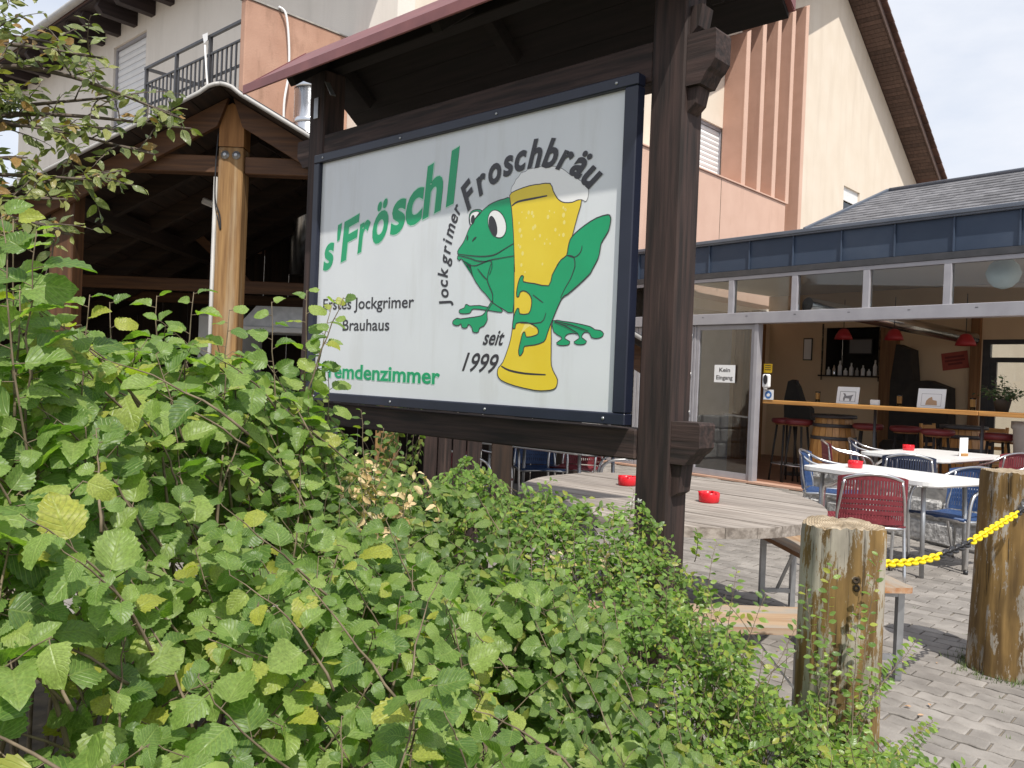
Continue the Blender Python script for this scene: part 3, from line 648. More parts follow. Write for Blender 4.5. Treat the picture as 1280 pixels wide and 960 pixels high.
put_text(b, 'Erstes Jockgrimer', affine((0.0536, 0.447), (0.8042, 0.4388), (0, 0.058), 1, 1, .0014), 1, 1, 0.012)
b.build('lettering', 'print_black', panel); b = MB()
put_text(b, 'Brauhaus', affine((0.2373, 0.3325), (0.6242, 0.330), (0, 0.058), 1, 1, .0014), 1, 1, 0.012)
b.build('lettering', 'print_black', panel)
b = MB(); put_text(b, 'Fremdenzimmer', affine((0.0619, 0.0836), (1.009, 0.0767), (0, 0.074), 1, 1, .0012), 1, 1, 0.05); b.build('lettering_halo', 'print_halo', panel)
b = MB(); put_text(b, 'Fremdenzimmer', affine((0.0619, 0.0836), (1.009, 0.0767), (0, 0.074), 1, 1, .0016), 1, 1, 0.024); b.build('lettering', 'print_green', panel)
b = MB()
put_text(b, 'seit', affine((1.2787, 0.2619), (1.4042, 0.2595), (0.012, 0.066), 1, 1, .0014), 1, 1, 0.018, 0.2)
b.build('lettering', 'print_black', panel); b = MB()
put_text(b, '1999', affine((1.1541, 0.1437), (1.3683, 0.1363), (0.018, 0.082), 1, 1, .0014), 1, 1, 0.012, 0.2)
b.build('lettering', 'print_black', panel)
def arc_text(body, path, cap_h, bold, shear, d, gap, squeeze):
    P = smooth_pts([(*q, 0) for q in path], 10)
    S = [0]
    for i in range(1, len(P)): S.append(S[-1] + (P[i] - P[i - 1]).length)
    cap = max(v[1] for v in text_geo('H', 0.0, 0.0)[0])
    geo = [text_geo(c, bold, shear) for c in body]
    ws = [(max(v[0] for v in g[0]) - min(v[0] for v in g[0])) for g in geo]
    tot = sum(ws) + gap * (len(body) - 1); k = S[-1] / tot; pos = 0; b = MB()
    for g, w in zip(geo, ws):
        s0 = (pos + w / 2) * k; pos += w + gap
        i = max(1, next((j for j in range(len(S)) if S[j] >= s0), len(S) - 1))
        t = (P[min(i + 1, len(P) - 1)] - P[max(i - 2, 0)]).normalized(); nn = Vector((-t.y, t.x, 0))
        c = P[i - 1].lerp(P[i], (s0 - S[i - 1]) / max(1e-6, S[i] - S[i - 1]))
        xm = (min(v[0] for v in g[0]) + max(v[0] for v in g[0])) / 2
        b.add([lay(d)(*(c + t * (x - xm) * k + nn * y / cap * cap_h)[:2]) for x, y in g[0]], g[1])
    return b
arc_text('Jockgrimer', [(1.058, 0.437)] + [(1.0388, 0.5224), (1.0341, 0.6042), (1.0438, 0.6702), (1.058, 0.7503), (1.0806, 0.8219), (1.1150, 0.8876)], 0.066, 0.022, 0.28, .0014, 0.03, 1).build('lettering', 'print_black', panel)
arc_text('Froschbräu', [(1.150, 0.868), (1.2342, 0.9316), (1.2884, 0.9614), (1.3553, 0.9891), (1.4344, 1.006), (1.5074, 1.012), (1.5915, 1.007), (1.6696, 0.988), (1.7383, 0.9585), (1.79, 0.9265), (1.856, 0.872)], 0.112, 0.034, 0.25, .0034, 0.0, 1).build('lettering', 'print_black', panel)
# sign roof: a small gable roof, ridge along the board
RX0, RX1, YE0, YR, YE1, ZE, ZR = -2.442, 0.376, -0.252, 0.125, 0.552, 2.93, 3.225
def roof_pt(x, y, up=0.0):
    z = ZE + (ZR - ZE) * (1 - abs(y - YR) / (YR - YE0)); return (x, y, z + up)
for y0 in (YE0, YE1):
    m = MB(); m.add([roof_pt(RX0, y0, .02), roof_pt(RX1, y0, .02), roof_pt(RX1, YR, .02), roof_pt(RX0, YR, .02), roof_pt(RX0, y0, .03), roof_pt(RX1, y0, .03), roof_pt(RX1, YR, .03), roof_pt(RX0, YR, .03)],
                    [(0, 1, 2, 3), (4, 5, 6, 7), (0, 1, 5, 4), (1, 2, 6, 5), (3, 0, 4, 7), (2, 3, 7, 6)])
    m.build('roof_sheet', 'red_roof', sign)
    # boards on the underside run along the roof; each one shows from below
    nb = 4
    for i in range(nb):
        a = YR + (y0 - YR) * (i + 0.008) / nb; c = YR + (y0 - YR) * (i + 0.992) / nb
        m = MB(); m.add([roof_pt(RX0 + .02, a, -.005), roof_pt(RX1 - .02, a, -.005), roof_pt(RX1 - .02, c, -.005), roof_pt(RX0 + .02, c, -.005),
                         roof_pt(RX0 + .02, a, .017), roof_pt(RX1 - .02, a, .017), roof_pt(RX1 - .02, c, .017), roof_pt(RX0 + .02, c, .017)],
                        [(0, 1, 2, 3), (4, 5, 6, 7), (0, 1, 5, 4), (1, 2, 6, 5), (3, 0, 4, 7), (2, 3, 7, 6)])
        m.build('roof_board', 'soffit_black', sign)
    e = -1 if y0 < YR else 1
    MB().box(RX0 - .003, RX1 + .003, y0, y0 + e * .012, ZE - .018, ZE + .034, .003).build('eave_trim', 'red_roof', sign)
for x in (RX0, RX1 - .012):
    m = MB(); e = 0.003 if x == RX0 else -0.003
    m.prism([(YE0, ZE - .012), (YR, ZR - .012), (YE1, ZE - .012), (YE1, ZE + .036), (YR, ZR + .036), (YE0, ZE + .036)], lambda p, q, t: (t, p, q), x - e, x + .012 - e)
    m.build('verge_trim', 'red_roof', sign)
for x in (-2.153, -0.99, 0.135):
    for sgn in (-1, 1):
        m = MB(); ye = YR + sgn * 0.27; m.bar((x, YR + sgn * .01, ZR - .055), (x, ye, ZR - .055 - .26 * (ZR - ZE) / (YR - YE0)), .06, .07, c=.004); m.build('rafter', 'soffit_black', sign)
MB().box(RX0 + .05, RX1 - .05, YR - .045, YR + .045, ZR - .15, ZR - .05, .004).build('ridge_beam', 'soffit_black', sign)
# steel strap on the left post, and a loose bracket under the soffit
m = MB(); m.box(-2.175, -2.135, .0235, .029, 2.80, 2.915, .001); m.build('steel_strap', 'galv', sign)
m = MB(); m.bar((-1.93, -.06, 2.93), (-1.86, -.07, 2.845), .03, .004); m.build('steel_strap', 'galv', sign)

# ------------------------------------------------------------------ house
HO = Vector((-1.74, 11.36, 0))
house = thing('guest_house', 'large cream rendered house with salmon balconies, steep gable and closed white shutters', 'house', HO, TH)
def wall_front(mb, x0, x1, z0, z1): mb.box(x0, x1, 0, 0.3, z0, z1)
m = MB()
wall_front(m, -15.2, -9.36, 0, 8.45); wall_front(m, -9.36, -7.80, 0, 4.95); wall_front(m, -9.36, -7.80, 7.98, 8.45); wall_front(m, -7.80, 0, 0, 8.45)
m.build('front_wall', 'white_plaster', house)
GA, GZ, GS = 14.27, 12.48, 0.596                       # gable apex y, underside height, slope
def gz(y): return GZ - GS * abs(y - GA)
m = MB()
def gseg(y0, y1, z0, tops): m.prism([(y0, z0), (y1, z0)] + tops, lambda p, q, t: (t, p, q), -0.3, 0.0)
gseg(0.3, 7.20, 0, [(7.20, 8.45), (0.3, 8.45)])
gseg(7.20, 8.93, 0, [(8.93, 4.9), (7.20, 4.9)]); gseg(7.20, 8.93, 6.87, [(8.93, gz(8.93)), (7.20, 8.45)])
gseg(8.93, 15.54, 0, [(15.54, gz(15.54)), (GA, GZ), (8.93, gz(8.93))])
gseg(15.54, 16.70, 0, [(16.70, 5.75), (15.54, 5.75)]); gseg(15.54, 16.70, 6.97, [(16.70, gz(16.70)), (15.54, gz(15.54))])
gseg(16.70, 21.6, 0, [(21.6, gz(21.6)), (16.70, gz(16.70))])
m.build('gable_wall', 'cream', house)
MB().box(-15.2, -14.9, 0.301, 12, 0, 8.45).build('side_wall', 'white_plaster', house)
MB().box(-14.9, -0.301, 21.3, 21.6, 0, 8.3).build('rear_wall', 'cream', house)
# gable roof with its overhanging verge
OV = 0.65
for s in (-1, 1):
    ye = GA + s * 7.75
    m = MB(); m.prism([(GA, GZ + .06), (ye, GZ + .06 - GS * 7.75), (ye, GZ + .26 - GS * 7.75), (GA, GZ + .26)], lambda p, q, t: (t, p, q), -14.9, OV)
    m.build('roof', 'tile', house)
    cs = math.cos(math.atan(GS)); sn = math.sin(math.atan(GS))
    nb = 58 if s > 0 else 44
    bw = 0.142
    brd = MB().box(0, bw - .012, 0.004, OV - .02, 0, .02).mesh('soffit_board', 'soffit')
    for i in range(nb):
        o = link('soffit_board', brd, house)
        d = i * bw + 0.05
        if s > 0:
            o.matrix_local = Matrix.Translation((0, GA + d * cs, GZ + .034 - d * sn)) @ Matrix.Rotation(PI / 2, 4, 'Z') @ Matrix.Rotation(math.atan(GS), 4, 'Y') @ Matrix.Scale(-1, 4, (0, 1, 0))
        else:
            o.matrix_local = Matrix.Translation((OV, GA - d * cs, GZ + .034 - d * sn)) @ Matrix.Rotation(-PI / 2, 4, 'Z') @ Matrix.Rotation(math.atan(GS), 4, 'Y') @ Matrix.Scale(-1, 4, (0, 1, 0))
    m = MB(); m.prism([(GA, GZ + .0), (ye, GZ - GS * 7.75), (ye, GZ + .2 - GS * 7.75), (GA, GZ + .2)], lambda p, q, t: (t, p, q), OV + .002, OV + .045)
    m.build('verge_board', 'soffit', house)
    tl = MB().box(0, .40, -.13, .05, 0, .055, .012).mesh('verge_tile', 'tile')
    for i in range(26):
        o = link('verge_tile', tl, house); d = 0.1 + i * 0.345
        o.matrix_local = Matrix.Translation((OV + .04, GA + s * d * cs, GZ + .272 - d * sn)) @ Matrix.Rotation(s * PI / 2, 4, 'Z') @ Matrix.Rotation(math.atan(GS) - R(4), 4, 'Y')
m = MB(); m.tube([(OV - .1, GA + 7.82, gz(GA + 7.8) + .12), (-8, GA + 7.82, gz(GA + 7.8) + .12)], .075, 10); m.build('gutter', 'tile', house)
# shutters in the gable
def shutter(parent, fn, a0, a1, z0, z1, n, name='window_shutter'):
    fr = MB()
    for (p0, p1, q0, q1) in ((a0, a0 + .05, z0, z1), (a1 - .05, a1, z0, z1), (a0 + .05, a1 - .05, z1 - .06, z1)):
        vs = []
        for t in (-.10, -.05):
            vs += [fn(p0, q0, t), fn(p1, q0, t), fn(p1, q1, t), fn(p0, q1, t)]
        fr.add(vs, [(0, 1, 2, 3), (4, 5, 6, 7), (0, 1, 5, 4), (1, 2, 6, 5), (2, 3, 7, 6), (3, 0, 4, 7)])
    w = fr.build(name, 'frame_grey', parent)
    h = (z1 - .06 - z0) / n
    for i in range(n):
        q0, q1 = z0 + i * h, z0 + (i + 1) * h - .008
        s = MB(); s.add([fn(a0 + .05, q0, -.095), fn(a1 - .05, q0, -.095), fn(a1 - .05, (q0 + q1) / 2, -.082), fn(a0 + .05, (q0 + q1) / 2, -.082), fn(a1 - .05, q1, -.095), fn(a0 + .05, q1, -.095)], [(0, 1, 2, 3), (3, 2, 4, 5)])
        s.add([fn(a0 + .05, q0, -.11), fn(a1 - .05, q0, -.11), fn(a1 - .05, q1 + .008, -.11), fn(a0 + .05, q1 + .008, -.11)], [(0, 1, 2, 3)], 1)
        s.build('shutter_slat', ['white_plastic', 'grey_metal'], w)
    return w
fg = lambda a, z, t: (t, a, z)
ff = lambda a, z, t: (a, -t, z)
shutter(house, fg, 7.20, 8.93, 4.9, 6.87, 18)
shutter(house, ff, -9.36, -7.80, 4.95, 7.98, 22)
w = MB(); w.box(-.12, -.06, 15.54, 16.70, 6.86, 6.97); w.box(-.12, -.06, 15.54, 15.60, 5.75, 6.86); w.box(-.12, -.06, 16.64, 16.70, 5.75, 6.86); w.box(-.12, -.06, 15.60, 16.64, 5.75, 5.82)
w = w.build('window_frame', 'white_plastic', house)
MB().box(-.10, -.09, 15.60, 16.64, 5.82, 6.86).build('pane', 'glass_refl', w)
MB().box(-.07, -.04, 15.60, 16.64, 6.60, 6.858).build('rolled_shutter', 'white_plastic', w)
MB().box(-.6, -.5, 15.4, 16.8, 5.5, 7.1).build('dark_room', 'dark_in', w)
# salmon parapet and fins on the gable
m = MB(); m.box(0.002, 0.5, 3.0, 10.95, 3.2, 5.58, .01)
m.build('parapet', 'pink', house)
for y in (5.6, 8.0): MB().box(.5005, .503, y, y + .012, 3.3, 5.56).build('parapet_joint', 'crack', house)
MB().box(0.002, 0.53, 2.98, 10.97, 5.581, 5.61, .004).build('parapet_cap', 'pink', house)
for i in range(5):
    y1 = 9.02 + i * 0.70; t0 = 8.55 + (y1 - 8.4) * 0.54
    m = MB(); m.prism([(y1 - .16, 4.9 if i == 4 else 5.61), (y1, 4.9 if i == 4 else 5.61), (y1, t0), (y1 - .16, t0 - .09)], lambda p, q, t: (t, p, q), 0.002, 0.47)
    fin = m.build('fin', 'fin_shaded_pink', house)
    m = MB(); m.prism([(y1 - .162, 4.9 if i == 4 else 5.612), (y1 + .002, 4.9 if i == 4 else 5.612), (y1 + .002, t0), (y1 - .162, t0 - .092)], lambda p, q, t: (t, p, q), 0.471, 0.485); m.build('fin_lit_edge', 'pink', fin)  # lighter strip paints in the sunlit front edge of the fin
# front eave: rafters, boards, gutter
for i in range(20):
    x = -15.6 + i * 0.80
    m = MB(); m.prism([(0.0, 8.16), (0.0, 8.42), (-.74, 8.42), (-.78, 8.30), (-.68, 8.18)], lambda p, q, t: (t, p, q), x, x + .17)
    m.build('rafter', 'rafter', house)
for i in range(5):
    MB().box(-15.9, .6, -.80 + i * .16, -.644 + i * .16, 8.424, 8.444).build('eave_board', 'rafter', house)
m = MB(); m.prism([(-.84, 8.46), (7.0, 12.2), (7.0, 12.4), (-.84, 8.66)], lambda p, q, t: (t, p, q), -16.0, .45); m.build('front_roof', 'tile', house)
MB().tube([(-16.05, -.92, 8.52), (.5, -.92, 8.52)], .075, 10).build('gutter', 'grey_metal', house)
# balcony on the left
bx0, bx1, by = -4.06, -1.16, -1.58
MB().box(bx0 - .05, -1.162, by - .02, -.002, 4.72, 4.93).build('balcony_floor', 'concrete', house)
MB().box(-1.16, -1.04, -1.64, -.002, 2.9, 6.15, .012).build('balcony_wall', 'pink_old_shaded', house, 'salmon rendered balcony end wall with weathered top')
MB().box(-1.175, -1.025, -1.655, -.003, 6.151, 6.17).build('wall_cap', 'concrete', house)
rl = MB(); rl.box(bx0 - .05, bx1, by - .02, by + .02, 5.90, 5.945, .004); rl.box(bx0, bx1, by - .015, by + .015, 5.66, 5.69, .003); rl.box(bx0, bx1, by - .015, by + .015, 4.99, 5.02, .003); rl.box(bx0, bx1, by + .045, by + .06, 5.36, 5.40)
rl.box(bx0 - .05, bx0 - .01, by + .02, -.002, 5.90, 5.945); rl.box(bx0 - .045, bx0 - .015, by + .02, -.002, 5.66, 5.69)
rl = rl.build('balcony_railing', 'dark_metal', house)
bal = MB().box(-.016, .016, -.008, .008, 5.02, 5.66).mesh('baluster', 'dark_metal')
for i in range(23):
    o = link('baluster', bal, rl); o.location = (bx0 + .08 + i * 0.125, by, 0)
pst = MB().box(-.022, .022, -.022, .022, 4.93, 5.90).mesh('railing_post', 'dark_metal')
for x in (bx0, bx0 + 1.0, bx0 + 2.0): link('railing_post', pst, rl).location = (x, by, 0)
# pieces of cloth tied to the railing
t = MB(); t.add([(-2.22, by - .045, 5.97), (-2.07, by - .045, 5.965), (-2.05, by - .05, 5.86), (-2.15, by - .052, 5.83)], [(0, 1, 2, 3)]); t.tube([(-2.12, by - .05, 5.8), (-2.06, by - .055, 5.5), (-2.0, by - .05, 5.2), (-1.98, by - .05, 5.04)], .014, 6)
o = t.build('banner_strap', 'white_plastic', house)

# stainless flue in front of the balcony wall, with a cable hanging beside it
fl = thing('flue_pipe', 'shiny stainless flue pipe rising beside the salmon balcony wall', 'chimney pipe', HO + Matrix.Rotation(TH, 3, 'Z') @ Vector((-.42, -1.05, 0)), TH)
MB().lathe([(.19, 2.6), (.19, 5.05)], 28).build('pipe', 'stainless', fl)
for z in (3.6, 4.55, 5.0): MB().lathe([(.193, z), (.199, z + .015), (.199, z + .045), (.193, z + .06)], 28, cap=False).build('band', 'stainless', fl)
MB().lathe([(.19, 5.051), (.24, 5.12), (.24, 5.2), (.17, 5.34), (.06, 5.40)], 28).build('cowl', 'stainless', fl)
MB().lathe([(.26, 5.21), (.275, 5.23), (.26, 5.25)], 28, cap=False).build('cowl_ring', 'dark_metal', fl)
cb = MB().tube(smooth_pts([(-1.02, -1.18, 6.19), (-.965, -1.1, 6.1), (-.945, -1.05, 5.7), (-.95, -1.04, 5.3), (-.93, -1.1, 4.9), (-.90, -1.1, 4.3), (-.86, -1.1, 3.3)], 6), .017, 6).build('cable', 'white_plastic')
cb.location = HO; cb.rotation_euler = (0, 0, TH)
tag(cb, 'white cable hanging over the salmon balcony wall beside the flue', 'cable')

# ------------------------------------------------------------------ timber shelter on the left
CO = Vector((-2.342, 6.8, 0))
sh = thing('timber_shelter', 'dark open timber shelter with brown posts and a low gable roof, left of the sign', 'shelter', CO, R(0))
AZ, SL = 3.57, 0.555
def shz(x): return AZ - SL * abs(x)
def post(x0, x1, y0, y1, z0, z1, m='post_wood_z'): return MB().box(x0, x1, y0, y1, z0, z1, .008).build('post', m, sh)
post(-.10, .10, 0, .17, 0, 3.17)
hd = MB(); hd.prism([(-.10, 3.174), (.10, 3.174), (.10, AZ - .10), (0, AZ - .045), (-.10, AZ - .10)], lambda p, q, t: (p, t, q), 0.0, .168); hd.build('post_head', 'post_cap', sh)
post(-1.45, -1.26, .02, .2, 0, 2.78, 'beam_wood_z'); post(1.25, 1.42, .02, .2, 0, 2.8)
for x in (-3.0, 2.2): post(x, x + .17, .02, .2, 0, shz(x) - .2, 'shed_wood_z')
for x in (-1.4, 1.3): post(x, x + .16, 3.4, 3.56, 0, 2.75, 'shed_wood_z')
MB().box(-1.25, -.102, .03, .15, 2.965, 3.105, .006).build('tie_beam', 'beam_wood_x', sh)
MB().box(.102, 1.30, .03, .15, 2.965, 3.105, .006).build('tie_beam', 'beam_wood_x', sh)
for s in (-1, 1):
    m = MB(); m.prism([(s * .02, AZ - .02), (s * 3.4, shz(3.4) - .02), (s * 3.4, shz(3.4) - .22), (s * .102, AZ - .25)], lambda p, q, t: (p, t, q), -.05, -.003)
    m.build('barge_board', 'beam_wood_x', sh)
    m = MB(); m.tube([(0, -.30, AZ + .008), (s * .04, -.30, AZ + .002), (s * .09, -.30, AZ - .015), (s * .16, -.30, shz(.16) + .02), (s * 3.45, -.30, shz(3.45) + .02)], .017, 8); m.build('roof_edge_pipe', 'grey_metal', sh)
    for i in range(15):
        a, c = i * .23 + .004, i * .23 + .226
        m = MB(); m.prism([(s * a, shz(a)), (s * c, shz(c)), (s * c, shz(c) + .022), (s * a, shz(a) + .022)], lambda p, q, t: (p, t, q), -.28, 4.3)
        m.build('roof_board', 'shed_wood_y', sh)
    m = MB(); m.prism([(0, AZ + .023), (s * 3.47, shz(3.47) + .023), (s * 3.47, shz(3.47) + .05), (0, AZ + .05)], lambda p, q, t: (p, t, q), -.285, 4.32); m.build('roof_cover', 'dark_metal', sh)
    for i in range(5):
        y = .75 + i * .8
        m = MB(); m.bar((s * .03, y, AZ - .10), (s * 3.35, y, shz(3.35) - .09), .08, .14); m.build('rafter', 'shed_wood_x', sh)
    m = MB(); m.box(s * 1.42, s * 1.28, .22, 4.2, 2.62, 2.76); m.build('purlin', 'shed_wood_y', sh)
for y in (1.6, 3.3):
    MB().box(-3.1, 3.0, y, y + .1, 2.14, 2.26, .005).build('cross_beam', 'beam_wood_x', sh)
for s, a, b_ in ((-1, .55, 1.2), (1, .35, 1.0)):
    m = MB(); m.bar((s * a, 2.4, 2.28), (s * b_, 2.4, 2.85), .07, .09); m.build('strut', 'beam_wood_x', sh)
for i in range(20):
    MB().box(-3.3 + i * .33, -2.98 + i * .33, 4.325, 4.352, 0, max(shz(-3.3 + i * .33), shz(-2.98 + i * .33)) + .06).build('added_wall_board', 'shed_wood_z', sh)  # back wall added to keep the inside of the shelter dark
for i in range(12):
    MB().box(-3.33, -3.30, .2 + i * .335, .525 + i * .335, 0, 1.68).build('added_wall_board', 'shed_wood_z', sh)  # left side closed with added boards, also for the dark inside
for x in (-.045, .045):
    m = MB(); m.lathe([(.034, 0), (.034, .004), (.018, .005), (.018, .02), (.010, .022)], 14); o = m.build('bolt', 'galv', sh); o.rotation_euler = (PI / 2, 0, 0); o.location = (x, -.001, 3.105)
MB().tube([(-.125, .03, 0), (-.125, .03, 2.93)], .017, 8).build('downpipe', 'grey_metal', sh)
MB().tube(smooth_pts([(-.112, .02, 3.3), (-.118, .0, 3.05), (-.11, -.01, 2.75), (-.07, -.006, 2.62), (-.06, -.004, 2.5), (-.09, -.006, 2.62)], 5), .006, 6).build('wire', 'black_chain', sh)
m = MB(); m.box(-.75, -.64, 1.2, 1.26, 2.78, 2.84, .01, M=Matrix.Rotation(R(20), 4, 'Y') @ Matrix.Translation((-.9, 0, -.25))); m.build('lamp_housing', 'white_plastic', sh)

fr = thing('cabinet', 'white metal cabinet standing inside the dark shelter behind the middle post', 'cabinet', (-3.30, 9.2, 0), R(-6))
MB().box(-.16, .30, 0, .5, 0, 1.98, .01).build('body', 'fridge', fr); MB().box(-.15, .29, -.022, -.002, .05, 1.95, .006).build('door', 'fridge', fr); MB().box(.24, .255, -.05, -.023, .9, 1.2).build('handle', 'galv', fr)
fr = thing('serving_counter', 'white serving counter with open shelf inside the shelter next to the sign', 'counter', (-2.52, 9.0, 0), R(-4))
MB().box(-.42, .52, 0, .6, 0, .98, .006).build('body', 'fridge', fr); MB().box(-.45, .55, -.03, .62, 1.78, 1.84, .006).build('shelf', 'fridge', fr)
for x in (-.44, .50): MB().box(x, x + .04, 0, .6, .981, 1.779).build('side_panel', 'fridge', fr)
MB().prism([(-.45, 1.842), (.55, 1.842), (.42, 2.06), (-.25, 2.06)], lambda p, q, t: (p, t, q), .0, .55).build('hood', 'galv', fr)
MB().box(-.05, .38, -.015, -.002, .30, .52).build('vent_panel', 'shed_wood_x', fr)

# ------------------------------------------------------------------ glass pavilion
PO = Vector((3.57, 12.25, 0))
pv = thing('restaurant_pavilion', 'glass fronted restaurant pavilion with a slate blue metal fascia and grey shingle roof', 'restaurant', PO, TP)
PXL, PXR = -3.0, 7.6
def PW(x, y, z=0.0): return PO + Matrix.Rotation(TP, 3, 'Z') @ Vector((x, y, z))
# fascia of standing seam panels
MB().box(PXL, PXR, .012, .30, 3.06, 3.60).build('fascia_backing', 'dark_metal', pv)
seams = [-.941 + .7285 * i for i in range(-3, 13)]
for a, b_ in zip(seams[:-1], seams[1:]):
    m = MB(); m.box(a + .014, b_ - .006, -.004, .011, 3.135, 3.548, .003); m.box(a - .006, a + .014, -.034, .011, 3.13, 3.548, .003)
    m.build('fascia_panel', 'blue_fascia', pv)
MB().box(PXL, PXR, -.055, .012, 3.551, 3.61, .006).build('gutter_edge', 'blue_gutter', pv)
MB().box(PXL, PXR, -.075, -.056, 3.575, 3.625, .006).build('gutter_lip', 'blue_gutter', pv)
MB().box(PXL, PXR, -.035, .10, 3.045, 3.128, .003).build('shadow_trim', 'dark_metal', pv)
# shingle roof
RZ0, RS, RX = 3.615, .47, .72
m = MB(); m.prism([(.03, RZ0 + .004), (1.62, RZ0 + RS * 1.62), (3.2, RZ0 + RS * 1.62), (6.5, 3.342), (.31, 3.342)], lambda p, q, t: (t, p, q), RX + .3, PXR)
m.build('roof_deck', 'blue_gutter', pv)
MB().box(PXL, RX + .299, .30, 6.4, 3.45, 3.60).build('flat_roof', 'blue_gutter', pv)
row = .148; sl = math.sqrt(1 + RS * RS); r3 = random.Random(3)
for i in range(12):
    y0 = -.03 + i * row / sl * 1.0
    if y0 > 1.6: break
    n = 0; x = RX + .19 * y0 - (.165 if i % 2 else 0) + r3.uniform(-.03, .03)
    xs = RX + .19 * y0
    while x < PXR:
        w = .335
        a, c = max(x, xs), min(x + w - .008, PXR)
        if c - a > .05:
            y1 = min(y0 + .19 / sl, 1.63); dz = r3.uniform(0, .006)
            za, zb = RZ0 + RS * y0 + .018 + dz, RZ0 + RS * y1 + .006
            m = MB(); m.add([(a, y0, za - .012), (c, y0, za - .012), (c, y1, zb - .010), (a, y1, zb - .010), (a, y0, za), (c, y0, za), (c, y1, zb), (a, y1, zb)],
                            [(0, 3, 2, 1), (4, 5, 6, 7), (0, 1, 5, 4), (1, 2, 6, 5), (2, 3, 7, 6), (3, 0, 4, 7)])
            m.build('shingle', 'shingle', pv, fix=False)
        x += w
MB().tube([(RX + .31, 1.62, RZ0 + RS * 1.62 + .02), (PXR, 1.62, RZ0 + RS * 1.62 + .02)], .035, 8).build('ridge_roll', 'blue_gutter', pv)
m = MB(); m.bar((RX - .02, -.05, RZ0 + .0), (RX + .29, 1.62, RZ0 + RS * 1.62 + .02), .05, .06, c=.01); m.build('verge_trim', 'blue_gutter', pv)
# header, mullions, transom panes
MB().box(PXL, PXR, -.06, .10, 2.33, 2.495, .006).build('header_beam', 'frame_grey', pv)
for i in range(20): MB().box(-2.6 + i * .8, -2.565 + i * .8, -.0625, -.0603, 2.44, 2.447).build('drain_slot', 'dark_metal', pv)
mul = [-2.62, -1.56, -.507, .565, 1.62, 2.65, 3.68, 4.71, 5.74, 6.77]
MB().box(PXL, PXR, -.02, .06, 2.99, 3.044, .003).build('top_rail', 'frame_grey', pv)
for x in mul: MB().box(x - .046, x + .046, -.022, .07, 2.4955, 2.989, .004).build('mullion', 'frame_grey', pv)
for a, b_ in zip(mul[:-1], mul[1:]): MB().box(a + .047, b_ - .047, .015, .023, 2.496, 2.988).build('transom_pane', 'glass_refl', pv)
# folded glass doors left of the opening
def leaf(x0, x1, y, nm='door_leaf', glass=True):
    m = MB(); z0, z1 = .03, 2.325
    m.box(x0, x0 + .06, y, y + .055, z0, z1, .004); m.box(x1 - .06, x1, y, y + .055, z0, z1, .004)
    m.box(x0 + .06, x1 - .06, y + .001, y + .054, z1 - .07, z1 - .002); m.box(x0 + .06, x1 - .06, y + .001, y + .054, z0 + .002, z0 + .09)
    d = m.build(nm, 'frame_grey', pv)
    if glass: MB().box(x0 + .061, x1 - .061, y + .022, y + .030, z0 + .091, z1 - .071).build('pane', 'glass_refl', d)
    return d
d = leaf(-1.135, -.065, 0.0)
MB().bar((-.50, -.07, .985), (-.115, -.035, .955), .022, .022).build('handle', 'alu', d)
leaf(-2.36, -1.29, .0); leaf(-3.0, -2.37, 0)
for x in (-1.285, -1.232, -1.180):
    MB().box(x, x + .042, -.01, .9, .03, 2.325, .004).build('folded_leaf', 'frame_grey', pv)
for z in (.35, .9, 1.5, 2.1): MB().tube([(-1.21, -.02, z), (-1.21, -.02, z + .10)], .012, 8).build('hinge', 'alu', pv)
MB().box(-.058, .008, -.03, .09, .0, 2.328, .004).build('door_post', 'frame_grey', pv)
MB().box(-.004 - 3.0, 7.6, -.08, .12, .0, .028).build('threshold', 'threshold', pv)
# inside
YB = 4.6
MB().box(PXL, PXR, .121, 7.5, -.02, .02).build('floor', 'floor_in', pv)
MB().box(PXL, PXR, .301, 6.4, 3.30, 3.34).build('ceiling', 'ceiling', pv)
bw = MB(); bw.box(-1.72, -.60, YB, YB + .1, 0, 1.70); bw.box(-1.72, -.60, YB, YB + .1, 2.62, 3.29); bw.box(PXL, -1.72, YB, YB + .1, 0, 3.29); bw.box(-.60, -.2, YB, YB + .1, 0, 3.29); bw.box(-.2, 1.22, YB, YB + .1, 0, 3.29)
bw.box(1.22, 2.42, YB, YB + .1, 2.36, 3.29); bw.box(2.42, 3.2, YB, YB + .1, 0, 3.29); bw.box(3.2, PXR, YB, YB + .1, 0, .9)
bw.build('back_wall', 'beige', pv)
MB().box(-.54, -.20, YB - .06, YB - .001, 0.02, 2.85).build('wood_panel', 'inner_wood_z', pv)
for x in (-2.62, -2.28): MB().box(x, x + .2, YB - 1.6, YB - 1.4, .02, 2.85).build('timber_post', 'inner_wood_z', pv)
MB().box(1.05, 1.2, YB - .08, YB - .001, .02, 2.85).build('timber_post', 'inner_wood_z', pv)
h = MB(); h.box(-1.72, -.6, YB + .7, YB + .75, 1.6, 2.7); h.box(-1.76, -1.721, YB, YB + .7, 1.6, 2.7); h.box(-.599, -.56, YB, YB + .7, 1.6, 2.7); h.box(-1.76, -.56, YB + .11, YB + .7, 2.63, 2.66); h.box(-1.76, -.56, YB - .1, YB + .7, 1.671, 1.699)
h.build('serving_hatch', 'dark_in', pv)
dr = MB(); dr.box(1.22, 1.34, YB, YB + .08, .02, 2.359); dr.box(2.30, 2.419, YB, YB + .08, .02, 2.359); dr.box(1.34, 2.30, YB, YB + .08, 2.28, 2.358); dr.box(1.34, 2.30, YB, YB + .08, 1.98, 2.06)
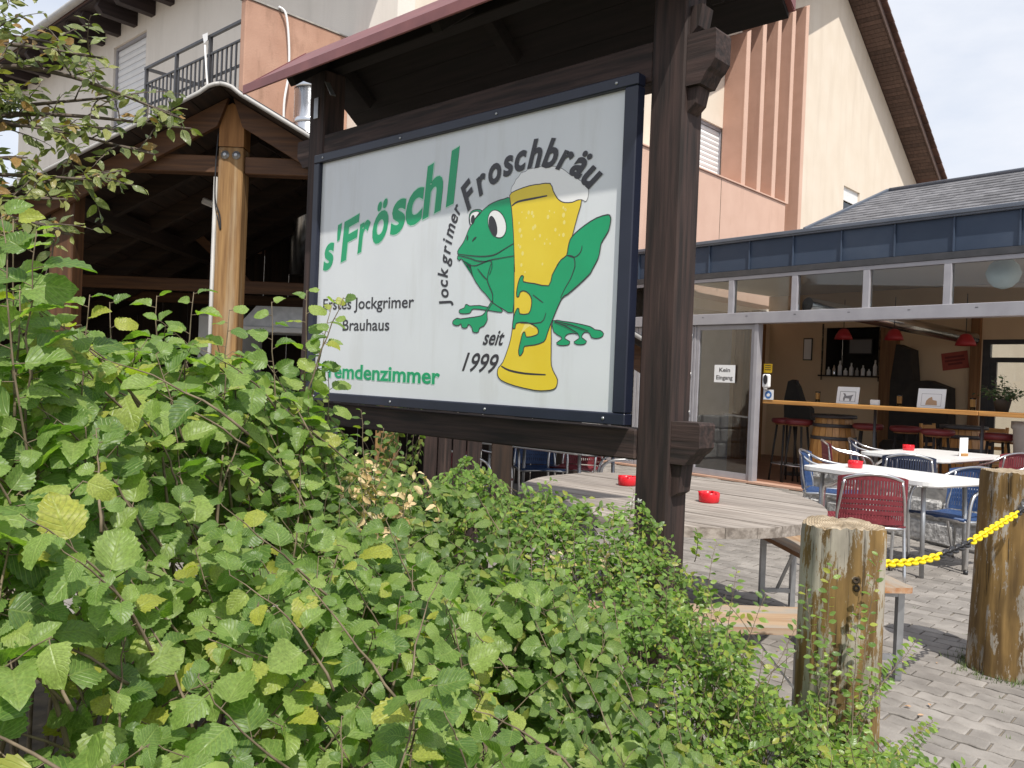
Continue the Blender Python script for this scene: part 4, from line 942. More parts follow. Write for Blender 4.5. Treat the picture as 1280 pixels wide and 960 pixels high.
dr.box(1.34, 1.44, YB + .02, YB + .07, .1, 1.979); dr.box(2.2, 2.299, YB + .02, YB + .07, .1, 1.979); dr.box(1.44, 2.2, YB + .02, YB + .07, .03, .4)
dr = dr.build('back_door', 'dark_metal', pv)
MB().box(1.441, 2.199, YB + .04, YB + .045, .401, 1.978).build('pane', 'glass', dr); MB().box(1.341, 2.299, YB + .04, YB + .045, 2.061, 2.279).build('pane', 'glass', dr)
MB().tube([(2.16, YB - .03, .95), (2.16, YB - .03, 1.35)], .015, 6).build('handle', 'galv', dr)
MB().box(-3.0, -2.95, .302, YB, 0, 2.85).build('side_wall', 'beige', pv)
gl = MB()
for x in (3.2, 4.3, 5.4, 6.5): gl.box(x, x + .06, YB, YB + .08, .901, 2.85)
gl.build('rear_window_frame', 'frame_grey', pv)
for x in (3.261, 4.361, 5.461): MB().box(x, x + 1.038, YB + .04, YB + .045, .901, 2.85).build('pane', 'glass', pv)
o = MB().tube([PW(.3, .75, 2.66) - PO, PW(1.15, 4.4, 2.36) - PO], .11, 14).build('ventilation_duct', 'stainless')
o.location = PO; tag(o, 'long round metal ventilation duct under the restaurant ceiling', 'duct')
# yard wall added behind the building, its sunlit face brightens the back door
gw = thing('added_yard_wall', 'cream yard wall added to brighten the view through the restaurant back door', 'wall', PW(3.0, 10.8), TP)
MB().box(-5, 5, 0, .25, 0, 3.0).build('wall', 'cream', gw); MB().box(-5.05, 5.05, -.04, .29, 3.001, 3.06).build('coping', 'concrete', gw)
# counter plank on brackets along the opening
cn = thing('bar_counter', 'long honey coloured bar plank across the restaurant opening', 'counter', PW(0, .14), TP)
MB().box(.012, 3.0, 0, .40, 1.17, 1.225, .006).build('plank', 'bar_wood_x', cn); MB().box(3.006, 6.4, 0, .40, 1.17, 1.226, .006).build('plank', 'bar_wood_x', cn)
for x in (1.62, 2.97, 4.4, 5.8): MB().tube([(x, .22, .02), (x, .22, 1.169)], .02, 8).build('leg', 'dark_metal', cn)

def place(o, p, rz=0.0): o.location = p; o.rotation_euler = (0, 0, rz); return o
# notice on the door
pn = thing('paper_notice', 'white paper with the words Kein Eingang stuck on the glass door', 'notice', PW(-.575, -.003), TP)
MB().box(-.19, .19, .0, .0025, 1.455, 1.72).build('sheet', 'paper', pn)
b = MB(); fnn = lambda x, y: (x, -.0012, y)
put_text(b, 'Kein', lambda x, y: fnn(-.10 + x * .20, 1.615 + y * .062), 1, 1, .02); b.build('lettering', 'print_black', pn); b = MB(); put_text(b, 'Eingang', lambda x, y: fnn(-.15 + x * .30, 1.50 + y * .062), 1, 1, .02)
b.build('lettering', 'print_black', pn)
# fittings by the door post, inside
yn = thing('yellow_notice', 'small yellow notice above the soap dispenser by the door post', 'notice', PW(.09, .13), TP)
MB().box(-.07, .07, 0, .004, 1.62, 1.75).build('sheet', 'yellow_card', yn); m = MB()
for z in (1.72, 1.69, 1.66): m.box(-.05, .05, -.0015, -.0003, z, z + .010)
m.build('print_lines', 'print_black', yn)
sd = thing('soap_dispenser', 'white soap dispenser between the yellow and the blue notice', 'dispenser', PW(.09, .13), TP)
MB().box(-.065, .065, -.05, .004, 1.40, 1.60, .02).build('body', 'white_plastic', sd); m = MB(); m.lathe([(.032, 0), (.036, .004), (.034, .008)], 16); o = m.build('window', 'print_black', sd); o.rotation_euler = (PI / 2, 0, 0); o.scale = (1, 2.0, 1); o.location = (0, -.051, 1.52); MB().box(-.025, .025, -.06, -.02, 1.37, 1.399, .006).build('nozzle', 'grey_metal', sd)
bn = thing('blue_notice', 'white notice with a round blue symbol below the soap dispenser', 'notice', PW(.115, .13), TP)
MB().box(-.085, .085, 0, .004, 1.23, 1.375).build('sheet', 'paper', bn); m = MB(); m.sheet([(.058 * math.cos(a * PI / 10), 1.30 + .058 * math.sin(a * PI / 10)) for a in range(20)], lambda p, q: (p, -.0012, q)); m.build('symbol', 'blue_card', bn)
m = MB(); m.sheet([(-.03, 1.30), (.0, 1.325), (.032, 1.31), (.02, 1.275), (-.02, 1.275)], lambda p, q: (p, -.0022, q)); m.build('symbol_detail', 'print_white', bn)
# cards on the bar plank
def card(x, w, h, lbl, kind):
    c = thing('display_card', lbl, 'card', PW(x, .34, 1.228), TP + R(8), 'white display cards on the bar plank')
    m = MB(); m.box(-w / 2, w / 2, 0, .008, 0, h, M=Matrix.Rotation(R(-12), 4, 'X')); m.build('card', 'paper', c)
    m = MB(); m.box(-w * .3, w * .3, .06, .10, 0, .01); m.bar((0, .09, 0), (0, .02 + h * .14, h * .7), w * .3, .004); m.build('stand', 'paper', c)
    K = lambda p, q: tuple(Matrix.Rotation(R(-12), 3, 'X') @ Vector((p * w, -.0013, q * h)))
    m = MB()
    if kind == 0:
        for (a, b2, c2, d2) in ((-.36, .36, .70, .73), (-.36, .36, .12, .14), (-.36, -.34, .14, .70), (.34, .36, .14, .70)): m.sheet([(a, c2), (b2, c2), (b2, d2), (a, d2)], K)
        m.sheet([(-.18, .16), (-.13, .16), (-.1, .32), (.08, .30), (.1, .16), (.16, .16), (.2, .42), (.26, .55), (.14, .5), (-.06, .46), (-.12, .6), (-.22, .62), (-.16, .48), (-.2, .3)], K)
        m.build('horse_print', 'grey_print', c)
    else:
        for (a, b2, c2, d2) in ((-.36, .36, .72, .735), (-.36, .36, .1, .115), (-.36, -.35, .115, .72), (.35, .36, .115, .72)): m.sheet([(a, c2), (b2, c2), (b2, d2), (a, d2)], K)
        m.build('border_print', 'grey_print', c)
        m = MB(); m.sheet([(-.2, .15), (.22, .15), (.2, .38), (.05, .42), (.02, .58), (-.1, .5), (-.18, .36)], K); m.build('picture_print', 'tan_print', c)
card(1.22, .30, .235, 'white card with a small grey horse drawing on the bar plank', 0)
card(2.35, .33, .25, 'larger white card with a framed tan picture on the bar plank', 1)
o = MB().box(-.06, .06, -.02, .02, 0, .07, .004).build('folded_card', 'paper'); place(o, PW(1.62, .34, 1.228), TP); tag(o, 'tiny folded white card between the two display cards', 'card')
# framed picture, poster, hatch bottles
fp = thing('framed_picture', 'narrow framed picture on the beige wall left of the serving hatch', 'picture', PW(-2.05, YB - .02), TP)
MB().box(-.10, .10, 0, .018, 1.98, 2.42, .004).build('frame', 'dark_in', fp); MB().box(-.08, .08, -.003, -.0005, 2.0, 2.40).build('picture', 'paper', fp)
rp = thing('red_poster', 'small tilted dark red poster on the beige back wall', 'poster', PW(.78, YB - .01), TP)
Mr = Matrix.Translation((0, 0, 2.0)) @ Matrix.Rotation(R(-8), 4, 'Y')
MB().box(-.22, .22, 0, .006, -.15, .15, M=Mr).build('sheet', 'poster_red', rp); m = MB()
for z, w in ((.05, .16), (-.01, .17), (-.07, .12)): m.box(-w, w, -.002, -.0005, z, z + .035, M=Mr)
m.build('print_lines', 'poster_print', rp)
r8 = random.Random(8)
bt = None
BOT = [('paper', .16, 'short white jar at the left end of the dark hatch sill'), ('stainless', .2, 'steel bottle second from the left on the hatch sill'), ('paper', .28, 'tall white bottle left of the hatch screen'), ('white_plastic', .14, 'smallest white jar under the left edge of the hatch screen'),
       ('paper', .24, 'white bottle below the middle of the hatch screen'), ('grey_metal', .15, 'squat grey jar under the hatch screen'), ('white_plastic', .2, 'white bottle right of the squat grey jar'), ('paper', .13, 'low white jar beside the tallest bottle'), ('white_plastic', .3, 'tallest white bottle at the right end of the hatch sill')]
for i, (bm_, hgt, lb) in enumerate(BOT):
    m = MB(); m.lathe([(.035, 0), (.037, .01), (.037, hgt * .6), (.014, hgt * .78), (.014, hgt)], 10)
    o = m.build('bottle', bm_); place(o, PW(-1.62 + i * .118, YB + .05, 1.70), TP)
    tag(o, lb, 'bottle', 'bottles on the serving hatch sill')
MB_ = thing('hatch_screen', 'grey screen hanging in the dark serving hatch', 'screen', PW(-1.12, YB + .3), TP)
MB().box(-.24, .24, 0, .03, 2.12, 2.42, .01).build('casing', 'dark_metal', MB_); MB().box(-.22, .22, -.003, -.0005, 2.14, 2.40).build('display', 'grey_print', MB_)
# red lamps hanging from the ceiling
def lamp(x, y, z, lbl):
    t = thing('red_pendant_lamp', lbl, 'lamp', PW(x, y, 0), TP, 'red pendant lamps over the bar')
    m = MB(); m.lathe([(.03, z + .17), (.07, z + .15), (.12, z + .06), (.14, z), (.132, z), (.11, z + .06), (.06, z + .14), (.02, z + .16)], 20); m.build('shade', 'lamp_red', t)
    MB().tube([(0, 0, z + .15), (0, 0, 2.85)], .006, 6).build('cable', 'black_chain', t)
    MB().lathe([(.005, z + .02), (.03, z + .04), (.03, z + .07), (.015, z + .11)], 10).build('bulb', 'white_plastic', t)
lamp(.18, 2.0, 2.22, 'red pendant lamp before the dark serving hatch'); lamp(1.0, 2.0, 2.2, 'red pendant lamp below the round metal duct'); lamp(2.04, 2.0, 2.11, 'red pendant lamp nearest the back door')
gb = thing('globe_lamp', 'large pale blue globe lamp hanging behind the upper window', 'lamp', PW(2.98, .75, 0), TP)
m = MB(); m.lathe([(.03, -.19), (.10, -.165), (.165, -.10), (.20, 0), (.165, .10), (.10, .165), (.03, .19)], 24, (0, 0, 2.98 - .05)); m.build('shade', 'globe', gb); MB().tube([(0, 0, 3.11), (0, 0, 3.29)], .006, 6).build('cable', 'black_chain', gb)

# bar stools: seat, legs, foot ring
def make_stool(lbl):
    t = thing('bar_stool', lbl, 'bar stool', (0, 0, 0), 0, 'red bar stools along the bar plank')
    MB().lathe([(.17, .86), (.20, .88), (.205, .91), (.19, .935), (.05, .945)], 24).build('seat', 'red_leather', t)
    MB().lathe([(.15, .84), (.15, .859)], 20).build('seat_base', 'inner_wood_x', t)
    for k in range(4):
        a = PI / 4 + k * PI / 2
        MB().tube([(.12 * math.cos(a), .12 * math.sin(a), .84), (.21 * math.cos(a), .21 * math.sin(a), .0)], [.017, .014], 7).build('leg', 'dark_in', t)
    MB().tube([(.185 * math.cos(k * PI / 8), .185 * math.sin(k * PI / 8), .26) for k in range(16)], .009, 6, closed=True).build('foot_ring', 'galv', t)
    return t
st0 = make_stool('red bar stool closest to the glass door'); place(st0, PW(.10, .62, .02), .3)
for x, y, lb in ((.37, .55, 'second red bar stool from the glass door, left of the barrel'), (1.32, .75, 'red bar stool just right of the upright barrel'), (1.80, .85, 'red bar stool in front of the wooden chairs'), (2.36, .55, 'red bar stool before the lying second barrel'), (3.05, .62, 'red bar stool at the right edge below the potted plant')):
    dup(st0, PW(x, y, .02), x * 2, lb)
def make_barrel(lbl, loc, s):
    t = thing('wooden_barrel', lbl, 'barrel', loc, .2, 'wooden barrels used as tables')
    prof = [(.25, .0), (.285, .18), (.315, .38), (.325, .50), (.315, .62), (.285, .82), (.25, .98)]
    prof = [(r * s, z * s) for r, z in prof]
    n = 20; m = MB()
    for k in range(n):
        a0, a1 = 2 * PI * k / n + .012, 2 * PI * (k + 1) / n - .012
        q = MB(); vs = []
        for r, z in prof:
            for rr in (r, r - .03):
                for a in (a0, a1): vs.append((rr * math.cos(a), rr * math.sin(a), z))
        fs = []
        for i in range(len(prof) - 1):
            o = i * 4; p = o + 4
            fs += [(o, o + 1, p + 1, p), (o + 1, o + 3, p + 3, p + 1), (o + 2, o, p, p + 2)]
        q.add(vs, fs); q.add(vs[-4:], [(0, 1, 3, 2)]); q.build('stave', 'bar_wood_z', t)
    for z in (.10, .30, .70, .88):
        r = .27 + .062 * (1 - abs(z - .5) / .5) * 1.0
        MB().lathe([(r * s, (z - .025) * s), (r * s + .006, (z - .024) * s), (r * s + .006, (z + .024) * s), (r * s, (z + .025) * s)], 32, cap=False).build('hoop', 'dark_metal', t)
    MB().lathe([(.30 * s, .985 * s), (.31 * s, .99 * s), (.31 * s, 1.03 * s), (.29 * s, 1.035 * s)], 32).build('lid', 'dark_metal', t)
    return t
make_barrel('upright wooden barrel with black hoops near the glass door', PW(.80, .76, .02), 1.0)
make_barrel('second wooden barrel with black hoops under the potted plant end of the bar', PW(2.36, 1.30, .02), .95)
# wooden chairs inside
def make_wchair(lbl):
    t = thing('wooden_chair', lbl, 'chair', (0, 0, 0), 0, 'wooden chairs inside the restaurant')
    MB().box(-.21, .21, -.2, .22, .44, .475, .008).build('seat', 'bar_wood_x', t)
    for x in (-.19, .16): MB().bar((x + .015, -.17, .44), (x + .015, -.18, 0), .035, .035).build('leg', 'bar_wood_z', t); MB().bar((x + .015, .19, 0), (x + .015, .25, .95), .035, .035).build('leg', 'bar_wood_z', t)
    MB().box(-.16, .16, .215, .235, .82, .93, .005).build('backrest', 'bar_wood_x', t); MB().box(-.16, .16, .20, .22, .62, .67, .005).build('back_slat', 'bar_wood_x', t)
    return t
wc = make_wchair('wooden chair inside the restaurant, behind the horse card'); place(wc, PW(1.75, 2.1, .02), .6)
dup(wc, PW(2.25, 2.3, .02), -.9, 'wooden chair inside the restaurant, nearest the tan picture card'); dup(wc, PW(2.45, 1.75, .02), 2.0, 'wooden chair turned away in front of another wooden chair')
it = thing('indoor_table', 'dark indoor table among the wooden chairs', 'table', PW(2.05, 2.9, .02), TP)
MB().box(-.6, .6, -.4, .4, .72, .75, .006).build('tabletop', 'inner_wood_x', it)
for x in (-.52, .48):
    for y in (-.34, .30): MB().box(x, x + .05, y, y + .05, 0, .719).build('leg', 'inner_wood_z', it)
so = thing('dark_sofa', 'black upholstered corner seat against the beige back wall', 'sofa', PW(.35, YB - .75, .02), TP)
MB().box(-.5, .55, 0, .65, .0, .55, .06).build('seat', 'dark_in', so); m = MB(); m.prism([(-.5, .551), (.55, .551), (.5, 1.5), (.15, 1.62), (-.1, 1.6), (-.16, 2.15), (-.42, 2.25), (-.5, 1.6)], lambda p, q, t: (p, t, q), .35, .64); m.build('backrest', 'dark_in', so)
gt = thing('dark_jacket', 'dark grey jacket draped on a coat stand beside the door', 'jacket', PW(-.35, 1.6, .02), TP)
MB().tube([(0, 0, 0), (0, 0, 1.52)], .02, 8).build('stand_pole', 'dark_metal', gt); MB().lathe([(.22, 0), (.2, .03), (.03, .05)], 16).build('stand_base', 'dark_metal', gt)
m = MB(); m.prism([(-.17, .80), (.30, .90), (.27, 1.08), (.12, 1.20), (.03, 1.42), (-.05, 1.53), (-.13, 1.50), (-.19, 1.2)], lambda p, q, t: (p, t, q), -.07, .07); o = m.build('cloth', 'dark_in', gt)

# ------------------------------------------------------------------ terrace furniture
def make_chair(lbl, wk):
    """stacking terrace chair, faces -y"""
    t = thing('terrace_chair', lbl, 'chair', (0, 0, 0), 0, 'woven terrace chairs with aluminium frames')
    half = [(-.255, -.25, 0), (-.265, -.26, .40), (-.268, -.235, .575), (-.27, -.15, .645), (-.27, .02, .67), (-.255, .15, .70), (-.20, .245, .755), (-.10, .285, .79), (0, .295, .80)]
    pts = half + [(-x, y, z) for x, y, z in half[::-1][1:]]
    MB().tube(smooth_pts(pts, 4), .0135, 8).build('arm_frame', 'alu', t)
    for s in (-1, 1):
        MB().tube(smooth_pts([(s * .23, .30, 0), (s * .235, .20, .40), (s * .225, .23, .58), (s * .20, .245, .745)], 4), .012, 8).build('rear_leg', 'alu', t)
        for y, z in ((-.255, 0), ): MB().lathe([(.018, 0), (.018, .03)], 10, (s * .255, y, -.001)).build('foot_cap', 'black_chain', t)
    MB().tube(smooth_pts([(-.25, -.255, .405), (-.245, 0, .41), (-.235, .2, .40), (0, .235, .40), (.235, .2, .40), (.245, 0, .41), (.25, -.255, .405), (0, -.27, .415)], 3, True), .012, 8, closed=True).build('seat_frame', 'alu', t)
    m = MB(); n = 22
    for i in range(n):
        x = -.235 + .47 * i / (n - 1); ps = [(x, -.275, .425), (x, -.1, .412), (x, .08, .41), (x, .215, .42)]
        for p, q in zip(ps[:-1], ps[1:]): m.bar(p, q, .017, .007)
    for j in range(9):
        y = -.262 + j * .058; m.box(-.242, .242, y, y + .014, .402 + .016 * abs(j - 5) / 5, .409 + .016 * abs(j - 5) / 5)
    m.tube([(-.24, -.272, .42), (.24, -.272, .42)], .014, 7)
    m.build('woven_seat', wk, t)
    def bp(u, z):     # back surface
        a = u * 1.05; return (.245 * math.sin(a) / math.sin(1.05), .21 + .09 * math.cos(a * 1.3) - .02 + (z - .45) * .10 - .02, z - .035 * abs(u) ** 2 * (z - .42) * 2.4)
    m = MB(); nu, zs = 26, (.43, .52, .60, .68, .755, .79)
    def strip(u0, u1, z0, z1, off=0.0):
        P = [Vector(bp(u, z)) for u, z in ((u0, z0), (u1, z0), (u1, z1), (u0, z1))]; o = Vector((0, .006 + off, 0))
        m.add([p + Vector((0, off, 0)) for p in P] + [p + o for p in P], [(0, 1, 2, 3), (4, 7, 6, 5), (0, 4, 5, 1), (1, 5, 6, 2), (2, 6, 7, 3), (3, 7, 4, 0)])
    for i in range(nu):
        u0 = -1 + 2 * i / nu
        for a, b_ in zip(zs[:-1], zs[1:]): strip(u0 + .008, u0 + 2 / nu - .016, a, b_)
    for i in range(12):
        u0, u1 = -1 + i / 6, -1 + (i + 1) / 6
        strip(u0, u1, .755, .80, .001); strip(u0, u1, .43, .465, .001)
        for z in (.50, .54, .58, .62): strip(u0, u1, z, z + .028, .0035)
    for s in (-1, 1): strip(s * .86, s * 1.0, .43, .79, .0025)
    m.build('woven_back', wk, t)
    return t
WB, WN, WR = 'blue_woven_plastic', 'navy_woven_plastic', 'wine_red_woven_plastic'
GRP = 'woven terrace chairs with aluminium frames'
ch_b = make_chair('blue woven chair at the left end of the near white table, beside the barrel', 'wicker_blue')
place(ch_b, (3.16, 8.22, 0), R(62))
ch_r = dup(ch_b, (2.74, 6.42, 0), R(-192), 'wine red woven chair seen from behind at the near white table', GRP, {WB: WR})
dup(ch_b, (3.72, 6.92, 0), R(-62), 'blue woven chair at the near white table, right behind the yellow chain', GRP)
dup(ch_b, (4.05, 8.55, 0), R(160), 'navy woven chair between the two white tables, back towards the yard', GRP, {WB: WN})
dup(ch_r, (4.05, 10.05, 0), R(78), 'wine red woven chair at the far left corner of the rear white table', GRP)
dup(ch_b, (4.58, 10.55, 0), R(60), 'navy woven chair half hidden behind the red one at the rear table', GRP, {WB: WN})
dup(ch_r, (5.35, 8.95, 0), R(-60), 'wine red woven chair at the right end of the rear white table', GRP)
dup(ch_r, (5.0, 8.0, 0), R(-75), 'wine red woven chair right of the navy one, partly behind the thick bollard', GRP)
dup(ch_r, (-.30, 7.95, 0), R(70), 'wine red woven chair seen from the side under the sign board', GRP)
dup(ch_b, (.33, 9.3, 0), R(10), 'blue woven chair behind the table seen under the sign board, left one', GRP)
dup(ch_b, (1.15, 8.25, 0), R(-95), 'blue woven chair beside the sign post, right of the table seen under the sign', GRP)
dup(ch_r, (.78, 9.5, 0), R(-20), 'wine red woven chair far behind the sign, right of the blue one', GRP)
def rrect(w, d, r, n=5):
    out = []
    for sx, sy, a0 in ((1, 1, 0), (-1, 1, 90), (-1, -1, 180), (1, -1, 270)):
        for k in range(n + 1):
            a = R(a0 + 90 * k / n); out.append((sx * (w / 2 - r) + r * math.cos(a), sy * (d / 2 - r) + r * math.sin(a)))
    return out
def make_table(lbl, loc, rz, w, d):
    t = thing('terrace_table', lbl, 'table', loc, rz, 'white topped terrace tables')
    MB().prism(rrect(w, d, .13), lambda p, q, u: (p, q, u), .712, .742).build('tabletop', 'white_table', t)
    MB().prism(rrect(w - .004, d - .004, .13), lambda p, q, u: (p, q, u), .702, .7115).build('edge_rim', 'alu', t)
    for x in (-w / 2 + .14, w / 2 - .14):
        for y in (-d / 2 + .12, d / 2 - .12):
            MB().tube([(x, y, 0), (x * .96, y * .96, .70)], .018, 8).build('leg', 'galv', t)
    MB().box(-w / 2 + .16, w / 2 - .16, -.02, .02, .66, .70).build('rail', 'galv', t)
    return t
make_table('near white table with a red ashtray, beside the wine red chair', (3.17, 6.95, 0), TP - R(8), 1.25, .80)
make_table('rear white table with a red ashtray in front of the bar', (4.72, 9.35, 0), TP, .95, 1.55)
make_table('white table seen low under the sign board', (.42, 8.55, 0), TH, 1.5, .8)
def ashtray(loc, lbl, s=1.0, wr=None):
    t = thing('ashtray', lbl, 'ashtray', loc, rng.uniform(0, 3), 'red ashtrays on the tables')
    m = MB(); m.lathe([(.048 * s, 0), (.054 * s, .008 * s), (.056 * s, .05 * s), (.050 * s, .056 * s), (.044 * s, .05 * s), (.040 * s, .014 * s), (.002, .012 * s)], 24); m.build('bowl', 'red_plastic', t)
    m = MB()
    for k in range(3):
        a = k * 2 * PI / 3; m.bar((.040 * s * math.cos(a), .040 * s * math.sin(a), .054 * s), (.058 * s * math.cos(a), .058 * s * math.sin(a), .054 * s), .012, .006)
    m.build('rest', 'red_plastic', t)
    m = MB()
    for k in range(40):
        a = -PI / 2 + (k % 20) * .05 - .5
    m.tube([(.0555 * s * math.cos(a0), .0555 * s * math.sin(a0), .028 * s) for a0 in [k * .06 for k in range(9)]], .0022, 5); m.build('lettering_band', 'print_white', t)
ashtray((1.12, 4.66, .752), 'red ashtray on the round wooden table, right of the sign post', 1.05)
ashtray((.75, 5.28, .752), 'red ashtray on the round wooden table, left of the sign post', 1.05)
ashtray((2.98, 7.22, .743), 'red ashtray on the near white table', 1.1)
ashtray((4.62, 9.72, .743), 'red ashtray on the rear white table', 1.15)
# oval timber table of weathered planks
rt = thing('round_table', 'big rounded table of silvered weathered planks behind the sign post', 'table', (.93, 4.93, 0), TH)
npl = 15; RR = 1.02; pw = 2 * RR / npl
def half(y):      # half length of the plank at y: an oval turned against the planks
    ax, ay = .86, 1.09; c, s_ = math.cos(TH), math.sin(TH)
    A_ = (c / ax) ** 2 + (s_ / ay) ** 2; B_ = 2 * y * (-c * s_ / ax ** 2 + s_ * c / ay ** 2); C_ = (y * s_ / ax) ** 2 + (y * c / ay) ** 2 - 1
    D_ = B_ * B_ - 4 * A_ * C_
    if D_ < 0: return None
    return (-B_ - math.sqrt(D_)) / (2 * A_), (-B_ + math.sqrt(D_)) / (2 * A_)
for i in range(npl):
    y0 = -RR + i * pw + .002; y1 = y0 + pw - .004
    hi, lo = [], []
    for k in range(7):
        h_ = half(y0 + (y1 - y0) * k / 6)
        if h_: lo.append((h_[0], y0 + (y1 - y0) * k / 6)); hi.append((h_[1], y0 + (y1 - y0) * k / 6))
    if len(hi) < 2: continue
    zt = .752 - rng.uniform(0, .003)
    m = MB(); m.prism(hi + lo[::-1], lambda p, q, t: (p, q, t), .70, zt); m.build('plank', 'grey_wood_x', rt)
MB().lathe([(.30, 0), (.32, .03), (.10, .08), (.09, .62), (.30, .69)], 24).build('pedestal', 'galv', rt)
for a in (0, PI / 2): 
    m = MB(); m.box(-.7, .7, -.05, .05, .64, .698, M=Matrix.Rotation(a + .4, 4, 'Z')); m.build('batten', 'grey_wood_x', rt)
# beer benches
def make_bench(lbl, loc, rz, Ln, W_=.25):
    t = thing('beer_bench', lbl, 'bench', loc, rz, 'folding beer benches by the round table')
    b_ = MB(); b_.prism(rrect(Ln, W_, .035), lambda p, q, u: (p, q, u), .445, .472); b_.mi[1] = 1; b_.build('seat_board', ['bench_wood_x', 'worn_seat'], t)
    for x in (-Ln / 2 + .09, Ln / 2 - .09):
        f_ = MB()
        for y in (-.10, .10): f_.box(x - .016, x + .016, y - .016, y + .016, 0, .444)
        f_.box(x - .016, x + .016, -.083, .083, .41, .444); f_.box(x - .012, x + .012, -.083, .083, .10, .125)
        f_ = f_.build('leg_frame', 'galv', t)
        sx = 1 if x < 0 else -1
        MB().bar((x, 0, .12), (x + sx * .26, 0, .43), .02, .008).build('brace', 'galv', f_)
    return t
make_bench('near beer bench with pale worn board and orange edge, left of the split bollard', (.84, 3.40, 0), R(1.5), 1.0, .32)
make_bench('far beer bench with orange edge, running back behind the split bollard', (1.79, 4.72, 0), R(-85.8), 1.45)

# low rubble stone wall behind the near table
sw = thing('stone_wall', 'low wall of rough pale granite blocks behind the near white table', 'wall', (3.30, 9.4, 0), math.atan2(-2.3, 1.0))
r9 = random.Random(9); z = 0.0
for rowi, hh in enumerate((.22, .20, .16)):
    x = -.1 * (rowi % 2)
    while x < 2.7:
        w = r9.uniform(.26, .46); x1 = min(x + w, 2.75)
        if x1 - x > .08:
            m = MB(); m.box(max(x, 0) + .006, x1 - .006, r9.uniform(0, .03), .30 - r9.uniform(0, .03), z + .006, z + hh - .004, .025)
            # break up the faces
            m.v = [(a + r9.uniform(-.008, .008), b_ + r9.uniform(-.014, .014), c + r9.uniform(-.006, .006)) for a, b_, c in m.v]
            m.build('stone_block', 'granite', sw)
        x = x1
    z += hh
MB().box(.01, 2.74, .03, .27, 0, z - .03).build('mortar_core', 'concrete', sw)
# rough plinth along the house and the left end of the pavilion
pl = thing('stone_plinth', 'rough grey stone plinth along the house wall seen low under the sign', 'wall', HO, TH)
z = 0
for rowi, hh in enumerate((.30, .28, .26)):
    y = 1.0
    while y < 6.6:
        w = r9.uniform(.3, .55)
        m = MB(); m.box(.003, .12 + r9.uniform(0, .03), y + .006, y + w - .006, z + .006, z + hh - .004, .03); m.v = [(a + r9.uniform(-.006, .012), b_ + r9.uniform(-.01, .01), c + r9.uniform(-.008, .008)) for a, b_, c in m.v]
        m.build('stone_block', 'granite', pl); y += w
    z += hh
# timber screen and slim post under the sign, at the back
ts = thing('plank_screen', 'short screen of grey brown upright boards under the left half of the sign', 'fence', (-.62, 6.1, 0), R(0))
for i in range(4): MB().box(i * .105, i * .105 + .095, 0, .035 + .008 * (i % 2), 0, 1.12 + .03 * (i % 2), .006).build('board', 'sign_wood_z', ts)
MB().box(0, .42, .045, .08, .85, .93).build('rail', 'sign_wood_x', ts); MB().box(0, .42, .045, .08, .25, .33).build('rail', 'sign_wood_x', ts)

# ------------------------------------------------------------------ bollards and chain
def bollard(lbl, loc, r, h, m_, seed, crack, flare):
    rb = random.Random(seed); n, rows = 84, 30; vs, fs = [], []
    ph = [rb.uniform(0, 6.3) for _ in range(6)]
    for i in range(rows + 1):
        z = h * i / rows
        for k in range(n):
            a = 2 * PI * k / n
            rr = r * (1 + flare * max(0, 1 - z / h) ** 1.6) * (1 + .018 * math.sin(3 * a + ph[0] + z) + .012 * math.sin(7 * a + ph[1] + 1.7 * z) + .007 * math.sin(13 * a + ph[2]) + .01 * math.sin(5 * z + ph[3]) * math.sin(2 * a + ph[4]))
            for ca, cw, cd in crack:
                d = (a - ca - .08 * math.sin(3.1 * z + ph[5]) + PI) % (2 * PI) - PI
                if abs(d) < cw: rr -= cd * r * (1 - abs(d) / cw)
            if i == rows: rr *= .975
            zz = z + (.004 * math.sin(2 * a + ph[1]) + .003 * math.sin(5 * a + ph[2]) + rb.uniform(-.004, .004)) * (z / h) ** 8
            vs.append((rr * math.cos(a), rr * math.sin(a), zz))
    for i in range(rows):
        for k in range(n):
            k2 = (k + 1) % n; fs.append((i * n + k, i * n + k2, (i + 1) * n + k2, (i + 1) * n + k))
    t = thing('bollard', lbl, 'bollard', loc, 0, 'thick log bollards with a yellow chain')
    m = MB(); m.add(vs, fs, 0, True); m.build('log', m_, t, fix=False)
    top = vs[-n:]; m = MB(); inner = [(x * .92, y * .92, z + .004 + rb.uniform(-.002, .003)) for x, y, z in top]
    m.add(top + inner + [(0, 0, h + .010)], [(k, (k + 1) % n, n + (k + 1) % n, n + k) for k in range(n)] + [(n + k, n + (k + 1) % n, 2 * n) for k in range(n)]); m.build('end_face', 'end_grain', t)
    # dark split and a few knots
    for ca, cw, cd in crack:
        m = MB(); w = .22 * cw
        P = []
        for i in range(rows + 1):
            z = h * i / rows; a = ca + .08 * math.sin(3.1 * z + ph[5]); rr = r * (1 + flare * max(0, 1 - z / h) ** 1.6) * (1 - cd * .72)
            ww = w * (.5 + .5 * abs(math.sin(4 * z + seed)))
            P += [(rr * math.cos(a - ww), rr * math.sin(a - ww), z), (rr * math.cos(a + ww), rr * math.sin(a + ww), z)]
        m.add(P, [(2 * i, 2 * i + 1, 2 * i + 3, 2 * i + 2) for i in range(rows)]); m.build('split', 'crack', t)
    return t
B1, B2 = Vector((1.125, 2.80, 0)), Vector((2.62, 4.30, 0))
bol1 = bollard('split log bollard overgrown with small green sprigs, left one', B1, .133, .955, 'bollard_grey', 21, [(-1.22, .12, .24), (-.55, .06, .10), (-1.9, .045, .07), (-2.5, .05, .09), (-1.5, .04, .05), (.3, .05, .1)], .05)
